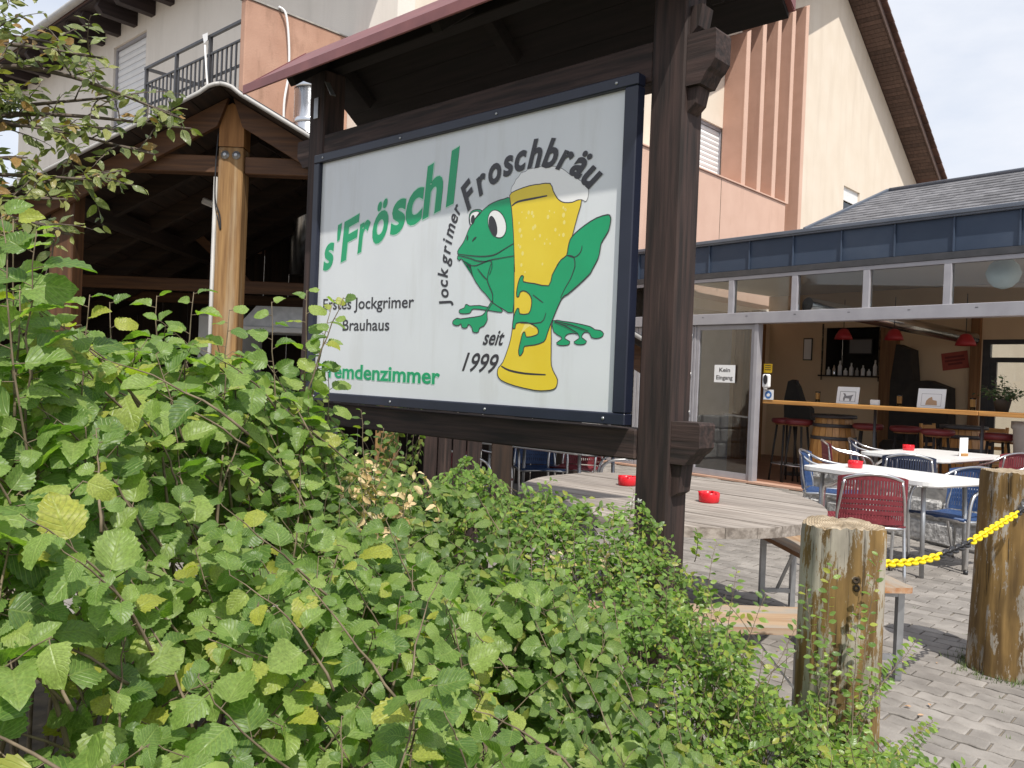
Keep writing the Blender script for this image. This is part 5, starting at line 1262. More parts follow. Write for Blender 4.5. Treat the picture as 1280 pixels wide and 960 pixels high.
bol2 = bollard('thick peeling brown log bollard at the right edge, holding the chain hook', B2, .175, 1.02, 'bollard', 22, [(-1.36, .085, .18), (-2.35, .05, .07), (-1.85, .04, .06), (-2.9, .05, .08), (.4, .08, .1)], .16)
for (a, z) in ((-1.62, .80), (-1.60, .775)):
    m = MB(); m.lathe([(.010, 0), (.012, .003), (.007, .004), (.003, -.002)], 10); o = m.build('old_screw_hole', 'crack', bol1); o.location = (.134 * math.cos(a), .134 * math.sin(a), z); o.rotation_euler = Vector((math.cos(a), math.sin(a), 0)).to_track_quat('Z', 'Y').to_euler()
hkp = B2 + Vector((-.085, -.178, .885))
m = MB(); m.tube([hkp + Vector((.02, .06, 0)), hkp + Vector((0, 0, 0))], .008, 7); m.tube([hkp + Vector((.0, -.012 + .022 * math.cos(k * PI / 6), .022 * math.sin(k * PI / 6))) for k in range(12)], .005, 6, closed=True)
m.v = [(a - B2.x, b_ - B2.y, c) for a, b_, c in m.v]
m.build('hook', 'galv', bol2)
cs_, ce_ = B1 + Vector((.12, .05, .815)), hkp + Vector((-.008, -.03, -.02))
ctl = [cs_, cs_.lerp(ce_, .25) + Vector((0, 0, -.055)), cs_.lerp(ce_, .5) + Vector((0, 0, -.065)), cs_.lerp(ce_, .75) + Vector((0, 0, -.035)), ce_]
chn = thing('chain', 'yellow and black plastic chain hung between the two log bollards', 'chain', cs_, 0)
P = smooth_pts(ctl, 40); S = [0]
for i in range(1, len(P)): S.append(S[-1] + (P[i] - P[i - 1]).length)
lk = .036; nl = int(S[-1] / lk)
def link_mesh(m_):
    m = MB(); pts = []
    for k in range(14):
        a = 2 * PI * k / 14; pts.append((.026 * math.cos(a) * (1.0), .0135 * math.sin(a), 0))
    m.tube(pts, .0062, 6, closed=True); return m.mesh('link', m_)
ly, lb_ = link_mesh('yellow_chain'), link_mesh('black_chain')
for i in range(nl):
    s = (i + .5) * lk; j = next(k for k in range(1, len(S)) if S[k] >= s)
    p = P[j - 1].lerp(P[j], (s - S[j - 1]) / (S[j] - S[j - 1])); t = (P[j] - P[j - 1]).normalized()
    f_ = i / nl; blk = .36 < f_ < .56 or f_ > .93
    o = link('link', lb_ if blk else ly, chn)
    q = t.to_track_quat('X', 'Z').to_matrix().to_4x4()
    o.matrix_local = Matrix.Translation(p - cs_) @ q @ Matrix.Rotation(PI / 2 * (i % 2) + .5, 4, 'X')

# ------------------------------------------------------------------ paving
def proj(p):
    d = Vector(p) - CAM_POS; w = d.dot(_f)
    if w < .05: return None
    return 512 + 840 * d.dot(_r) / w, 384 - 840 * d.dot(_u) / w, w
pav = tag(MB().add([(-3.0, 2.2, -.012), (9.0, 2.2, -.012), (9.0, 16, -.012), (-3.0, 16, -.012)], [(0, 1, 2, 3)]).build('paved_yard', 'ground'), 'paved yard of grey rectangular concrete blocks', kind='structure')
BL, BW = .20, .10
def paver_geo(wavy, seed):
    r_ = random.Random(seed); g = .004; hx, hy = BL / 2 - g, BW / 2 - g; N = 12 if wavy else 1
    top, out = [], []
    w = lambda x:   .0055 * math.sin(2 * PI * x / (BL / 2)) if wavy else 0
    for k in range(N + 1): x = -hx + 2 * hx * k / N; out.append((x, -hy + w(x)))
    for k in range(N + 1): x = hx - 2 * hx * k / N; out.append((x, hy + w(x)))
    n = len(out); c = .005
    inn = [(x * (1 - c / hx), y - math.copysign(c, y)) for x, y in out]
    vs = [(x, y, -.03) for x, y in out] + [(x, y, -.004) for x, y in out] + [(x, y, 0) for x, y in inn]
    fs = [(i, (i + 1) % n, n + (i + 1) % n, n + i) for i in range(n)] + [(n + i, n + (i + 1) % n, 2 * n + (i + 1) % n, 2 * n + i) for i in range(n)] + [tuple(range(2 * n, 3 * n))]
    return vs, fs
rp_ = random.Random(31); cand = []
ct, sn_ = math.cos(TH), math.sin(TH)
inv_p = Matrix.Rotation(-TP, 3, 'Z')
for j in range(-140, 160):
    for i in range(-70, 80):
        lx, ly_ = i * BL + (BL / 2 if j % 2 else 0), j * BW
        X, Y = ct * lx - sn_ * ly_ + 2.5, sn_ * lx + ct * ly_ + 6.0
        if not (-2.6 < X < 7.6 and 2.35 < Y < 14.5): continue
        q = inv_p @ (Vector((X, Y, 0)) - PO)
        if q.y > -.12: continue
        qs = Matrix.Rotation(-TH, 3, 'Z') @ (Vector((X, Y, 0)) - HO)
        if qs.x < .15 and qs.y > -.15: continue
        if X < .95 - (Y - 2.3) * .55 and Y < 4.6: continue
        p = proj((X, Y, 0))
        if p is None or not (-200 < p[0] < 1500 and p[1] < 1000): continue
        cand.append((X, Y, p))
vis = sorted([c for c in cand if c[2][0] > 690 and c[2][0] < 1030 and c[2][1] < 775], key=lambda c: c[2][2])[:300]
vset = {(c[0], c[1]) for c in vis}
g_pl = [MB().add(*paver_geo(False, 1)).mesh('paver', 'paver', False), MB().add(*paver_geo(True, 1)).mesh('paver', 'paver', False)]
rest = MB(); rest_rnd = []
for X, Y, p in cand:
    wav = Y < 4.1 and X > 1.0
    tz, ta, tb, tr = rp_.uniform(-.0035, .0025), rp_.gauss(0, .011), rp_.gauss(0, .011), rp_.gauss(0, .012)
    Mx = Matrix.Translation((X, Y, tz)) @ Matrix.Rotation(TH + tr, 4, 'Z') @ Matrix.Rotation(ta, 4, 'X') @ Matrix.Rotation(tb * .6, 4, 'Y')
    if (X, Y) in vset:
        o = link('paver', g_pl[1 if wav else 0], pav); o.matrix_local = Mx
    else:
        vs, fs = paver_geo(wav, 1); rest.add([tuple(Mx @ Vector(v)) for v in vs], fs); rest_rnd += [rp_.random()] * len(vs)
ro = tag(rest.build('pavers', 'paver', pav, fix=False), kind='stuff')
ro.data.attributes.new('piece_rnd', 'FLOAT', 'POINT').data.foreach_set('value', rest_rnd)
sb = MB(); sb.add([(-3.2, -.4, -.004), (.7, -.4, -.004), (1.35, 2.2, -.004), (1.2, 2.95, -.004), (-.4, 4.5, -.004), (-3.2, 4.5, -.004)], [(0, 1, 2, 3, 4, 5)])
tag(sb.build('soil_bed', 'soil'), 'dark soil under the hedge', kind='structure')

# dead leaves blown over the blocks
rf_ = random.Random(12)
for i in range(16):
    x, y = rf_.uniform(1.1, 3.2), rf_.uniform(2.75, 5.2)
    m = MB(); sz = rf_.uniform(.018, .034)
    pts = [(0, 0), (.3, .25), (.7, .27), (1, 0), (.7, -.25), (.3, -.24)]
    m.add([(p * sz, q * sz, .004 + .25 * sz * abs(q) + rf_.uniform(0, .004)) for p, q in pts] + [(.5 * sz, 0, .003)], [(k, (k + 1) % 6, 6) for k in range(6)])
    o = m.build('fallen_leaf', 'tan_print'); place(o, (x, y, .001), rf_.uniform(0, 6.3)); tag(o, 'small brown dead leaf lying on the grey block paving', 'leaf', 'dead leaves on the paving')

# weeds and moss in the joints, densest round the bollards
wm = MB()
for i in range(620):
    if i < 260:
        b_ = (B1, B2)[i % 2]; a = rf_.uniform(0, 6.3); d = (.145 if i % 2 == 0 else .21) + abs(rf_.gauss(0, .05)); x, y = b_.x + d * math.cos(a), b_.y + d * math.sin(a)
    else:
        lx = rf_.uniform(-4, 4); ly2 = (rf_.randrange(-45, 30) + .5) * BW
        x, y = ct * lx - sn_ * ly2 + 2.5, sn_ * lx + ct * ly2 + 6.0
        if not (1.15 < x < 3.6 and 2.7 < y < 6.5) or rf_.random() < .35: continue
    for k in range(5):
        a = rf_.uniform(0, 6.3); h_ = rf_.uniform(.006, .028) * (1.5 if i < 260 else .55); w_ = .0022; dx, dy = math.cos(a), math.sin(a); sp = rf_.uniform(.2, .9) * h_
        ox, oy = rf_.gauss(0, .008), rf_.gauss(0, .008)
        wm.add([(x + ox - dy * w_, y + oy + dx * w_, -.004), (x + ox + dy * w_, y + oy - dx * w_, -.004), (x + ox + dx * sp, y + oy + dy * sp, h_)], [(0, 1, 2)])
tag(wm.build('weeds', 'weed', None, fix=False), 'tiny green weeds and moss in the paving joints', 'weeds', kind='stuff')

# glasses and a menu holder on the bar plank
for x, y, lb in ((.75, .25, 'empty beer glass on the bar plank, left of the horse card'), (1.95, .2, 'empty beer glass on the bar plank between the two cards'), (2.85, .22, 'empty beer glass on the bar plank beside the potted plant')):
    m = MB(); m.lathe([(.028, 0), (.030, .004), (.033, .13), (.036, .15), (.034, .15), (.030, .01), (.003, .008)], 16); o = m.build('beer_glass', 'glass'); place(o, PW(x, .14 + y, 1.2265), TP); tag(o, lb, 'glass', 'glasses on the bar plank')
mh = thing('menu_holder', 'small wooden menu holder on the rear white table', 'menu holder', (4.95, 9.15, .743), .5)
MB().box(-.05, .05, -.025, .025, 0, .03, .004).build('base', 'bar_wood_x', mh); MB().box(-.07, .07, -.003, .003, .0, .20).build('menu', 'paper', mh)

# ------------------------------------------------------------------ foliage
def leaf_geo(width, rows, cols, serr, tip, fold, droop, pleat, base=0.25, round_=0.6, twist=0.0, bite=0):
    """leaf of length 1 along +y, base at the origin, upper side +z; returns verts, faces, uvs"""
    vs, uvs, fs = [], [], []
    nc = 2 * cols + 1
    for i in range(rows + 1):
        t = i / rows
        w = width * .5 * (math.sin(PI * min(1, (t * .94 + .06)) ** base_pow(base)) ** round_)
        if t > .86: w *= max(0.0, (1 - t) / .14) ** tip
        if i == 0: w = width * .10
        for j in range(nc):
            u = (j - cols) / cols
            e = 1 + (serr * (1 if i % 2 else -1) if abs(u) == 1 and 0 < i < rows else 0)
            x = u * w * e
            y = t + (serr * .25 * (1 if i % 2 else 0) if abs(u) == 1 and 0 < i < rows else 0)
            z = fold * abs(u) * w * 1.6 - droop * t * t + pleat * math.sin((t - .3 * abs(u)) * 30) * abs(u) - droop * .5 * u * u * w
            x *= 1 + .10 * math.sin(5 * t + 3 * twist) * (1 if u > 0 else -1); z += twist * u * w * t * 1.3 + .03 * math.sin(9 * t + 7 * twist + 2 * u)
            vs.append((x, y, z)); uvs.append((u * .5 + .5, t))
    for i in range(rows):
        for j in range(nc - 1):
            a = i * nc + j; fs.append((a, a + 1, a + nc + 1, a + nc))
    return vs, fs, uvs
def base_pow(b): return 1.0 - b
LEAF = {   # kind: (low variants, fine variants)
    'hazel': [leaf_geo(w_, 14, 2, .075, .62, fo_, d, .010, .30, .60, twist=tw) for d, w_, fo_, tw in ((.10, .92, .12, .25), (.22, .84, .05, -.4), (.40, .95, .2, .5), (.28, .78, .45, -.15), (-.12, .88, .25, .35), (.6, .9, .15, -.6))],
    'bramble': [leaf_geo(w_, 8, 1, .06, .9, fo_, d, .008, .18, .75, twist=tw) for d, w_, fo_, tw in ((.08, .66, .16, .2), (.22, .70, .3, -.4), (.4, .6, .1, .5))],
    'privet': [leaf_geo(.52, 6, 1, .0, 1.0, .18, d, .0, .08, .85) for d in (.05, .16)],
    'cotoneaster': [leaf_geo(.56, 5, 1, .0, .8, .14, d, .0, .04, .72) for d in (.04, .14)],
    'bronze': [leaf_geo(.46, 7, 1, .03, 1.1, .20, d, .0, .12, .9) for d in (.08, .24)],
    'dry': [leaf_geo(.5, 6, 1, .08, 1.0, .45, d, .03, .1, .8) for d in (.35, .6, -.3)],
    'dark_leaf': [leaf_geo(.5, 5, 1, .0, 1.0, .1, .15, .0, .1, .9)],
}
LEAF_ME = {}
def leaf_mesh(kind, v):
    if (kind, v) not in LEAF_ME:
        vs, fs, uvs = LEAF[kind][v]
        me = bpy.data.meshes.new(kind + '_leaf'); me.from_pydata(vs, [], fs)
        me.materials.append(MT[kind]); uvl = me.uv_layers.new(name='leaf_uv')
        li = np.empty(len(me.loops), dtype=np.int32); me.loops.foreach_get('vertex_index', li)
        uvl.data.foreach_set('uv', np.array(uvs, dtype=np.float32)[li].ravel())
        me.polygons.foreach_set('use_smooth', [True] * len(me.polygons)); me.update()
        LEAF_ME[(kind, v)] = me
    return LEAF_ME[(kind, v)]
def merged_leaves(name, leaves, kind, parent):
    V, F, U, RN = [], [], [], []; off = 0; rr = np.random.RandomState(len(leaves) + 3)
    for v in range(len(LEAF[kind])):
        Ms = [l_['M'] for l_ in leaves if l_['v'] == v]
        if not Ms: continue
        vs, fs, uvs = LEAF[kind][v]
        A = np.array([[list(r_) for r_ in m] for m in Ms]); vv = np.c_[np.array(vs), np.ones(len(vs))]
        W = np.einsum('mij,nj->mni', A, vv)[:, :, :3].reshape(-1, 3)
        f = np.array(fs); n = len(vs)
        ff_ = (f[None] + (np.arange(len(Ms)) * n)[:, None, None]).reshape(-1, 4) + off
        V.append(W); F.append(ff_); U.append(np.tile(np.array(uvs), (len(Ms), 1))); RN.append(np.repeat(rr.rand(len(Ms)), n)); off += len(W)
    V, F, U, RN = np.concatenate(V), np.concatenate(F), np.concatenate(U), np.concatenate(RN)
    me = bpy.data.meshes.new(name)
    me.vertices.add(len(V)); me.vertices.foreach_set('co', V.astype(np.float32).ravel())
    me.loops.add(F.size); me.loops.foreach_set('vertex_index', F.astype(np.int32).ravel())
    me.polygons.add(len(F)); me.polygons.foreach_set('loop_start', np.arange(0, F.size, 4, dtype=np.int32))
    me.update(calc_edges=True)
    uvl = me.uv_layers.new(name='leaf_uv'); uvl.data.foreach_set('uv', U[F.ravel()].astype(np.float32).ravel())
    me.attributes.new('leaf_rnd', 'FLOAT', 'POINT').data.foreach_set('value', RN.astype(np.float32))
    me.polygons.foreach_set('use_smooth', np.ones(len(F), dtype=bool)); me.materials.append(MT[kind]); me.validate()
    o = link(name, me, parent); o['kind'] = 'stuff'; return o

UPB = Vector((.10, -.60, 1.0))            # leaves turn towards the light
class Plant:
    def __init__(s, name, label, cat, loc, kind, seed, twig='twig', group=None):
        s.t = thing(name, label, cat, loc, 0, group); s.loc = Vector(loc); s.kind, s.r = kind, random.Random(seed)
        s.leaves, s.st, s.twig = [], MB(), twig
    def leaf(s, p, d, up, size, kind=None):
        d = d.normalized(); n = (up - d * up.dot(d))
        if n.length < .05: n = Vector((0, -1, .3)) - d * Vector((0, -1, .3)).dot(d)
        n.normalize(); x = d.cross(n)
        M = Matrix(((x.x * size, d.x * size, n.x * size, p.x), (x.y * size, d.y * size, n.y * size, p.y), (x.z * size, d.z * size, n.z * size, p.z), (0, 0, 0, 1)))
        k = kind or s.kind
        s.leaves.append({'M': M, 'v': s.r.randrange(len(LEAF[k])), 'k': k, 'c': p + d * size * .5, 's': size})
    def shoot(s, a, b, n, size, t0=.3, bow=.12, rad=.004, spread=1.0, flat=.35, petiole=.25, droop=.35, kind=None, jitter=.35):
        r = s.r; a, b = Vector(a), Vector(b); ln = (b - a).length
        mid = a.lerp(b, .5) + Vector((r.uniform(-1, 1), r.uniform(-1, 1), r.uniform(.2, 1.0))) * bow * ln
        P = [((1 - t) ** 2) * a + 2 * t * (1 - t) * mid + t * t * b for t in [k / 9 for k in range(10)]]
        for q in P[1:-1]: q += Vector((r.uniform(-1, 1), r.uniform(-1, 1), r.uniform(-1, 1))) * ln * .008
        s.st.tube([q - s.loc for q in P], [rad * (1 - .72 * k / 9) for k in range(10)], 5)
        ph = r.uniform(0, 2 * PI); plane = Vector((math.cos(ph), math.sin(ph), 0))
        for i in range(n):
            t = t0 + (1 - t0) * (i + r.uniform(-.2, .2)) / max(1, n - 1); t = min(.995, max(.02, t)); f = t * 9; k = min(8, int(f))
            p = P[k].lerp(P[k + 1], f - k); td = (P[k + 1] - P[k]).normalized()
            side = td.cross(UPB.normalized()); 
            if side.length < .25: side = td.cross(plane)
            side.normalize()
            if i % 2: side = -side
            if i == n - 1: dr = td * .55 + side * .7
            else: dr = side * spread + td * .55 + Vector((r.uniform(-1, 1), r.uniform(-1, 1), r.uniform(-1, 1))) * jitter
            dr.z -= droop * r.uniform(.3, 1.2); dr.normalize()
            sz = size * r.uniform(.62, 1.18) * (.72 if i > n - 3 else 1)
            up = UPB.normalized() + Vector((r.gauss(0, 1), r.gauss(0, 1), r.gauss(0, .6))) * flat
            pe = p + dr * sz * petiole
            if petiole > .1: s.st.tube([p - s.loc, pe - s.loc], rad * .22 + .0004, 3, caps=False)
            s.leaf(pe, dr, up, sz, kind)
ALL_PLANTS = []

# hedge surface: (x, y, height)
SURF = np.array([(-.86, 1.4, 1.56), (-.84, 1.5, 1.56), (-.93, 2.2, 1.51), (-.66, 2.6, 1.47), (-.8, 2.4, 1.52), (-.52, 2.62, 1.16), (-.79, 1.3, 1.30), (-.69, 1.15, 1.10), (-.59, 1.0, .92), (-.79, 1.9, 1.30), (-.62, 1.5, 1.0), (-.58, 1.75, .98), (-.45, 2.75, .90), (-.38, 2.60, .86),
                 (-.44, 1.1, .86), (-.6, 2.7, 1.08), (-.46, 2.1, .94), (-.27, 1.3, .82), (-.39, 3.1, .97), (-.1, 3.1, 1.09), (-.06, 2.3, .84), (-.03, 1.5, .73), (.32, 2.95, 1.06), (.12, 3.0, 1.10), (.02, 2.75, 1.0), (.22, 2.75, .98), (.20, 2.5, .80), (.45, 2.75, .90), (.27, 1.8, .60),
                 (.62, 2.55, .70), (.53, 2.0, .52), (.84, 2.1, .46), (.95, 2.42, .42), (1.22, 2.5, .30), (-.98, 2.0, 1.48), (-.73, 2.4, 1.32), (-1.6, 2.4, 1.35), (-1.3, 3.3, 1.25), (-.9, 3.6, 1.0), (-1.5, 1.4, 1.5), (-1.2, 1.0, 1.25), (.95, 2.85, .28), (.2, 3.4, .7)])
def surf_z(x, y):
    d = (SURF[:, 0] - x) ** 2 + (SURF[:, 1] - y) ** 2 + .004
    w = d ** -1.6; return float((w * SURF[:, 2]).sum() / w.sum()) + clump(x, y)
from mathutils import noise as mnoise
def clump(x, y):
    v = Vector((x * 3.1 + 4.0, y * 3.1 - 2.0, .7)); a = mnoise.noise(v) * .6 + mnoise.noise(v * 2.3) * .4
    return max(-.28, min(.10, a * .36 - .03)) * (.45 if x > -.35 and y > 2.4 else 1.0)
# shrub centres: x, y, kind
BUSH = [
    (-1.00, 1.50, 'hazel', 'hazel_shrub', 'tall hazel bush with the largest leaves at the left edge', 'shrub'),
    (-.92, 2.35, 'hazel', 'hazel_shrub', 'hazel bush reaching up in front of the middle shelter post', 'shrub'),
    (-.55, 1.30, 'hazel', 'hazel_shrub', 'low hazel bush in the bottom left corner with broad toothed leaves', 'shrub'),
    (-.10, 1.55, 'hazel', 'hazel_shrub', 'low hazel bush at the bottom middle with yellowish leaves', 'shrub'),
    (-.62, 1.95, 'hazel', 'hazel_shrub', 'shaded hazel bush in the middle of the hedge with dark gaps', 'shrub'),
    (-.18, 2.10, 'hazel', 'hazel_shrub', 'hazel bush in the centre of the hedge below the words on the sign', 'shrub'),
    (-1.45, 2.6, 'hazel', 'hazel_shrub', 'hazel bush at the far left behind the tallest one', 'shrub'),
    (-.45, 2.85, 'bramble', 'bramble_bush', 'small leaved bramble around the dried tan leaves under the sign', 'shrub'),
    (-.12, 2.35, 'bramble', 'bramble_bush', 'bramble bush in the middle of the hedge below the sign panel', 'shrub'),
    (.02, 3.10, 'privet', 'privet_bush', 'light green fine leaved bush below the frog sign', 'shrub'),
    (.32, 2.55, 'privet', 'privet_bush', 'bushy bright green shrub left of the sign post foot', 'shrub'),
    (.34, 1.95, 'bramble', 'bramble_bush', 'low bramble at the bottom edge in front of the sign post', 'shrub'),
    (.66, 2.50, 'cotoneaster', 'cotoneaster_shrub', 'fine leaved cotoneaster between the sign post and the split bollard', 'shrub'),
    (.72, 2.05, 'cotoneaster', 'cotoneaster_shrub', 'low spreading cotoneaster at the bottom edge before the split bollard', 'shrub'),
    (1.08, 2.42, 'cotoneaster', 'cotoneaster_shrub', 'sparse cotoneaster sprigs reaching right past the split bollard', 'shrub'),
]
PAR = {  # kind: leaf size, leaves per shoot, shoot length, radius, shell, area of one shoot
    'hazel': (.070, 7, .29, .0030, .32, .0026), 'bramble': (.048, 9, .24, .0022, .26, .0011), 'privet': (.029, 13, .22, .0018, .24, .0010), 'cotoneaster': (.026, 16, .24, .0018, .26, .0010)}
plants = []
for i, (bx_, by_, kind, nm, lb, cat) in enumerate(BUSH):
    plants.append(Plant(nm, lb, cat, (bx_, by_ , 0), kind, 100 + i, group=None))
rh = random.Random(77)
def in_hedge(x, y):
    if y < .92 or x < -1.75: return False
    # stays in front of the sign, on the road side of the kerb line
    sy = (Matrix.Rotation(-TH, 3, 'Z') @ (Vector((x, y, 0)) - SIGN_O)).y
    if sy > -.10 and x < .62: return False
    if y > 3.35 + (-.3 - x) * .6 and x < .4: return False
    if x > .15 and y < 1.75 + (x - .15) * .28: return False
    if x > .4 and y > 2.95 - (x - .4) * .25: return False
    if x > 1.25: return False
    if x < .15 and y < 1.05 + (x + .5) * .55: return False
    if x < -.5 and y < .95 + (-.5 - x) * .0: return False
    return True
def owner(x, y):
    return min(range(len(BUSH)), key=lambda k: (BUSH[k][0] - x) ** 2 + (BUSH[k][1] - y) ** 2 * .8)
cell = .02; x = -1.75; spots = []
while x < 1.3:
    y = .9
    while y < 4.2:
        if in_hedge(x, y):
            k = owner(x, y); ar = PAR[BUSH[k][2]][5]
            pr_ = cell * cell / ar
            if x < -1.0 and (x / y) < -.72: pr_ *= .5
            if BUSH[k][2] == 'cotoneaster': pr_ *= (1.0 if x < .75 else .62)
            if BUSH[k][2] == 'hazel' and clump(x, y) < -.12: pr_ *= .35
            if rh.random() < pr_: spots.append((x + rh.uniform(0, cell), y + rh.uniform(0, cell), k))
        y += cell
    x += cell
for x, y, k in spots:
    pl_ = plants[k]; kind = BUSH[k][2]; size, n, ln, rad, shell, _ = PAR[kind]; r = pl_.r
    if kind == 'hazel' and r.random() < .38: size *= r.uniform(.48, .75); n += 2
    H = surf_z(x, y)
    dep = shell * (r.random() ** 1.7) - (r.random() < .10) * r.uniform(.02, .10)
    tip = Vector((x, y, max(.12, H - dep)))
    L_ = ln * r.uniform(.7, 1.25)
    az = r.uniform(0, 2 * PI); lean = r.uniform(.25, 1.0)
    dirv = Vector((math.cos(az) * lean, math.sin(az) * lean - .35, r.uniform(.45, 1.0))).normalized()
    pl_.shoot(tip - dirv * L_, tip, n, size, rad=rad, t0=.18, flat=.38 if kind == 'hazel' else .55, droop=.45 if kind == 'hazel' else .25,
              petiole=.24 if kind == 'hazel' else .12)
# main stems from the ground
for pl_ in plants:
    r = pl_.r; nst = 9 if pl_.kind == 'hazel' else 7
    for i in range(nst):
        x = pl_.loc.x + r.uniform(-.32, .32); y = pl_.loc.y + r.uniform(-.28, .28)
        if not in_hedge(x, y): continue
        z = surf_z(x, y) - r.uniform(.12, .35); a = Vector((pl_.loc.x + (x - pl_.loc.x) * .35, pl_.loc.y + (y - pl_.loc.y) * .35, 0))
        m_ = a.lerp(Vector((x, y, z)), .55) + Vector((r.uniform(-.05, .05), r.uniform(-.05, .05), .05))
        pts = smooth_pts([a, m_, Vector((x, y, max(.2, z)))], 5)
        rd = .0075 if pl_.kind == 'hazel' else .0045
        pl_.st.tube([q - pl_.loc for q in pts], [rd * (1 - .65 * k / (len(pts) - 1)) for k in range(len(pts))], 6)
# single tall shoots standing above the hedge (left part, in front of shelter and sign)
def tall(pl_, tip, base, n, size, rad=.0032, t0=.25):
    pl_.shoot(Vector(base), Vector(tip) + Vector((0, 0, .035)), int(n * 1.9), size, t0=t0, rad=rad, bow=.05, flat=.45, droop=.3)
A, Bp = plants[0], plants[1]
for tip, base, n, sz in (((-.86, 1.40, 1.60), (-.80, 1.45, 1.05), 8, .075), ((-.80, 1.40, 1.58), (-.85, 1.5, 1.05), 7, .07), ((-.93, 1.55, 1.62), (-.95, 1.6, 1.1), 8, .07), ((-1.0, 1.62, 1.57), (-1.0, 1.62, 1.1), 8, .07), ((-.87, 1.72, 1.50), (-.9, 1.75, 1.0), 8, .065)):
    tall(A, tip, base, n, sz)
for tip, base, n, sz in (((-.68, 2.35, 1.55), (-.62, 2.4, .95), 8, .055), ((-.62, 2.50, 1.60), (-.60, 2.5, .85), 9, .05), ((-.55, 2.55, 1.58), (-.66, 2.5, .95), 8, .05), ((-.98, 2.3, 1.55), (-.95, 2.3, 1.0), 7, .065), ((-.86, 2.25, 1.56), (-.9, 2.3, 1.0), 7, .06),
                         ((-.78, 2.3, 1.52), (-.75, 2.3, 1.0), 7, .06), ((-.50, 2.45, 1.58), (-.62, 2.45, 1.25), 5, .055), ((-1.06, 2.2, 1.52), (-1.0, 2.2, 1.0), 7, .065), ((-.57, 2.6, 1.36), (-.6, 2.6, .8), 8, .05)):
    tall(Bp, tip, base, n, sz, .0038)
C_ = plants[7]
for tip, base, n, sz in (((-.49, 2.75, 1.24), (-.42, 2.75, .8), 12, .028), ((-.42, 2.80, 1.18), (-.46, 2.8, .75), 12, .027), ((-.36, 2.8, 1.12), (-.52, 2.75, .8), 11, .027), ((-.62, 2.75, 1.26), (-.55, 2.75, .8), 10, .03)):
    tall(C_, tip, base, n, sz, .0028)
# sprigs round the sign post foot and over the split bollard
D_ = plants[10]
for tip, base, n, sz in (((.43, 2.85, 1.00), (.38, 2.8, .6), 12, .024), ((.41, 2.88, .93), (.46, 2.85, .5), 10, .022), ((.56, 2.75, .80), (.50, 2.8, .35), 12, .026), ((.60, 2.8, .72), (.56, 2.75, .3), 12, .026), ((.50, 2.55, .78), (.5, 2.6, .3), 14, .024)):
    tall(D_, tip, base, n, sz, .0025)
E_, F_, G_ = plants[12], plants[14], plants[13]
for tip, base, n in (((.72, 2.60, .80), (.62, 2.5, .3), 20), ((.80, 2.55, .74), (.66, 2.5, .3), 20), ((.66, 2.62, .88), (.60, 2.6, .35), 18), ((.88, 2.5, .66), (.7, 2.45, .25), 20), ((.75, 2.4, .62), (.68, 2.4, .2), 20), ((.62, 2.5, .74), (.66, 2.5, .25), 20), ((.56, 2.62, .62), (.62, 2.6, .2), 18)):
    tall(E_, tip, base, n, .026, .0022, .12)
for tip, base, n in (((1.02, 2.60, .82), (.96, 2.5, .28), 20), ((.93, 2.58, .76), (.98, 2.5, .25), 20), ((1.10, 2.58, .70), (1.05, 2.45, .22), 20), ((1.16, 2.60, .86), (1.08, 2.52, .3), 18), ((1.30, 2.62, .60), (1.06, 2.50, .42), 22), ((1.34, 2.60, .345), (1.05, 2.40, .25), 22), ((1.38, 2.66, .33), (1.1, 2.45, .22), 20), ((.98, 2.5, .62), (.95, 2.4, .2), 20), ((1.18, 2.58, .52), (1.0, 2.45, .2), 20), ((1.08, 2.55, .5), (1.0, 2.4, .15), 20)):
    tall(F_, tip, base, n, .025, .0022, .1)
# white blossoms on the two sprigs that carry them
fm = MB()
def blossom(pl_, p):
    m = MB(); r = pl_.r
    for k in range(5):
        a = 2 * PI * k / 5; m.add([(0, 0, 0), (.007 * math.cos(a - .5), .007 * math.sin(a - .5), .002), (.012 * math.cos(a), .012 * math.sin(a), .004), (.007 * math.cos(a + .5), .007 * math.sin(a + .5), .002)], [(0, 1, 2, 3)])
    o = m.build('blossom', 'flower', pl_.t, fix=False); o.location = Vector(p) - pl_.loc; o.rotation_euler = (R(60), 0, r.uniform(0, 6))
for p in ((.43, 2.84, 1.005), (.445, 2.83, 1.0), (.42, 2.84, .985)): blossom(D_, p)
for p in ((-.52, 2.70, 1.04), (-.44, 2.74, 1.05), (-.40, 2.74, 1.0)): blossom(C_, p)
# dried tan leaves
dry = Plant('dried_plant', 'withered plant with tan dried leaves under the left part of the sign', 'plant', (-.46, 2.78, 0), 'dry', 55)
for i in range(44):
    r = dry.r; tip = Vector((-.45 + r.gauss(0, .10), 2.66 + r.gauss(0, .08), 1.03 + r.uniform(-.15, .11))); dry.shoot(tip - Vector((r.uniform(-.1, .1), r.uniform(-.1, .1), r.uniform(.15, .3))), tip, 9, .034, rad=.0022, flat=1.2, droop=.8, jitter=.9, petiole=.1)
dry2 = Plant('dried_plant', 'few brown dead leaves hanging in the hedge next to the sign post', 'plant', (.25, 2.7, 0), 'dry', 56)
for (x, y, z) in ((.18, 2.7, .82), (.30, 2.75, .86), (.34, 2.6, .66), (.05, 2.75, .78), (.62, 2.5, .55), (.45, 2.35, .55), (.7, 2.2, .42), (-.05, 2.3, .66), (.36, 2.78, .84), (.1, 2.95, .9)):
    for q in range(2):
        r = dry2.r; tip = Vector((x + r.gauss(0, .03), y, z + r.uniform(-.05, .03))); dry2.shoot(tip - Vector((r.uniform(-.05, .05), .05, .18)), tip, 5, .03, rad=.002, flat=1.2, droop=.9, jitter=.9, petiole=.1)
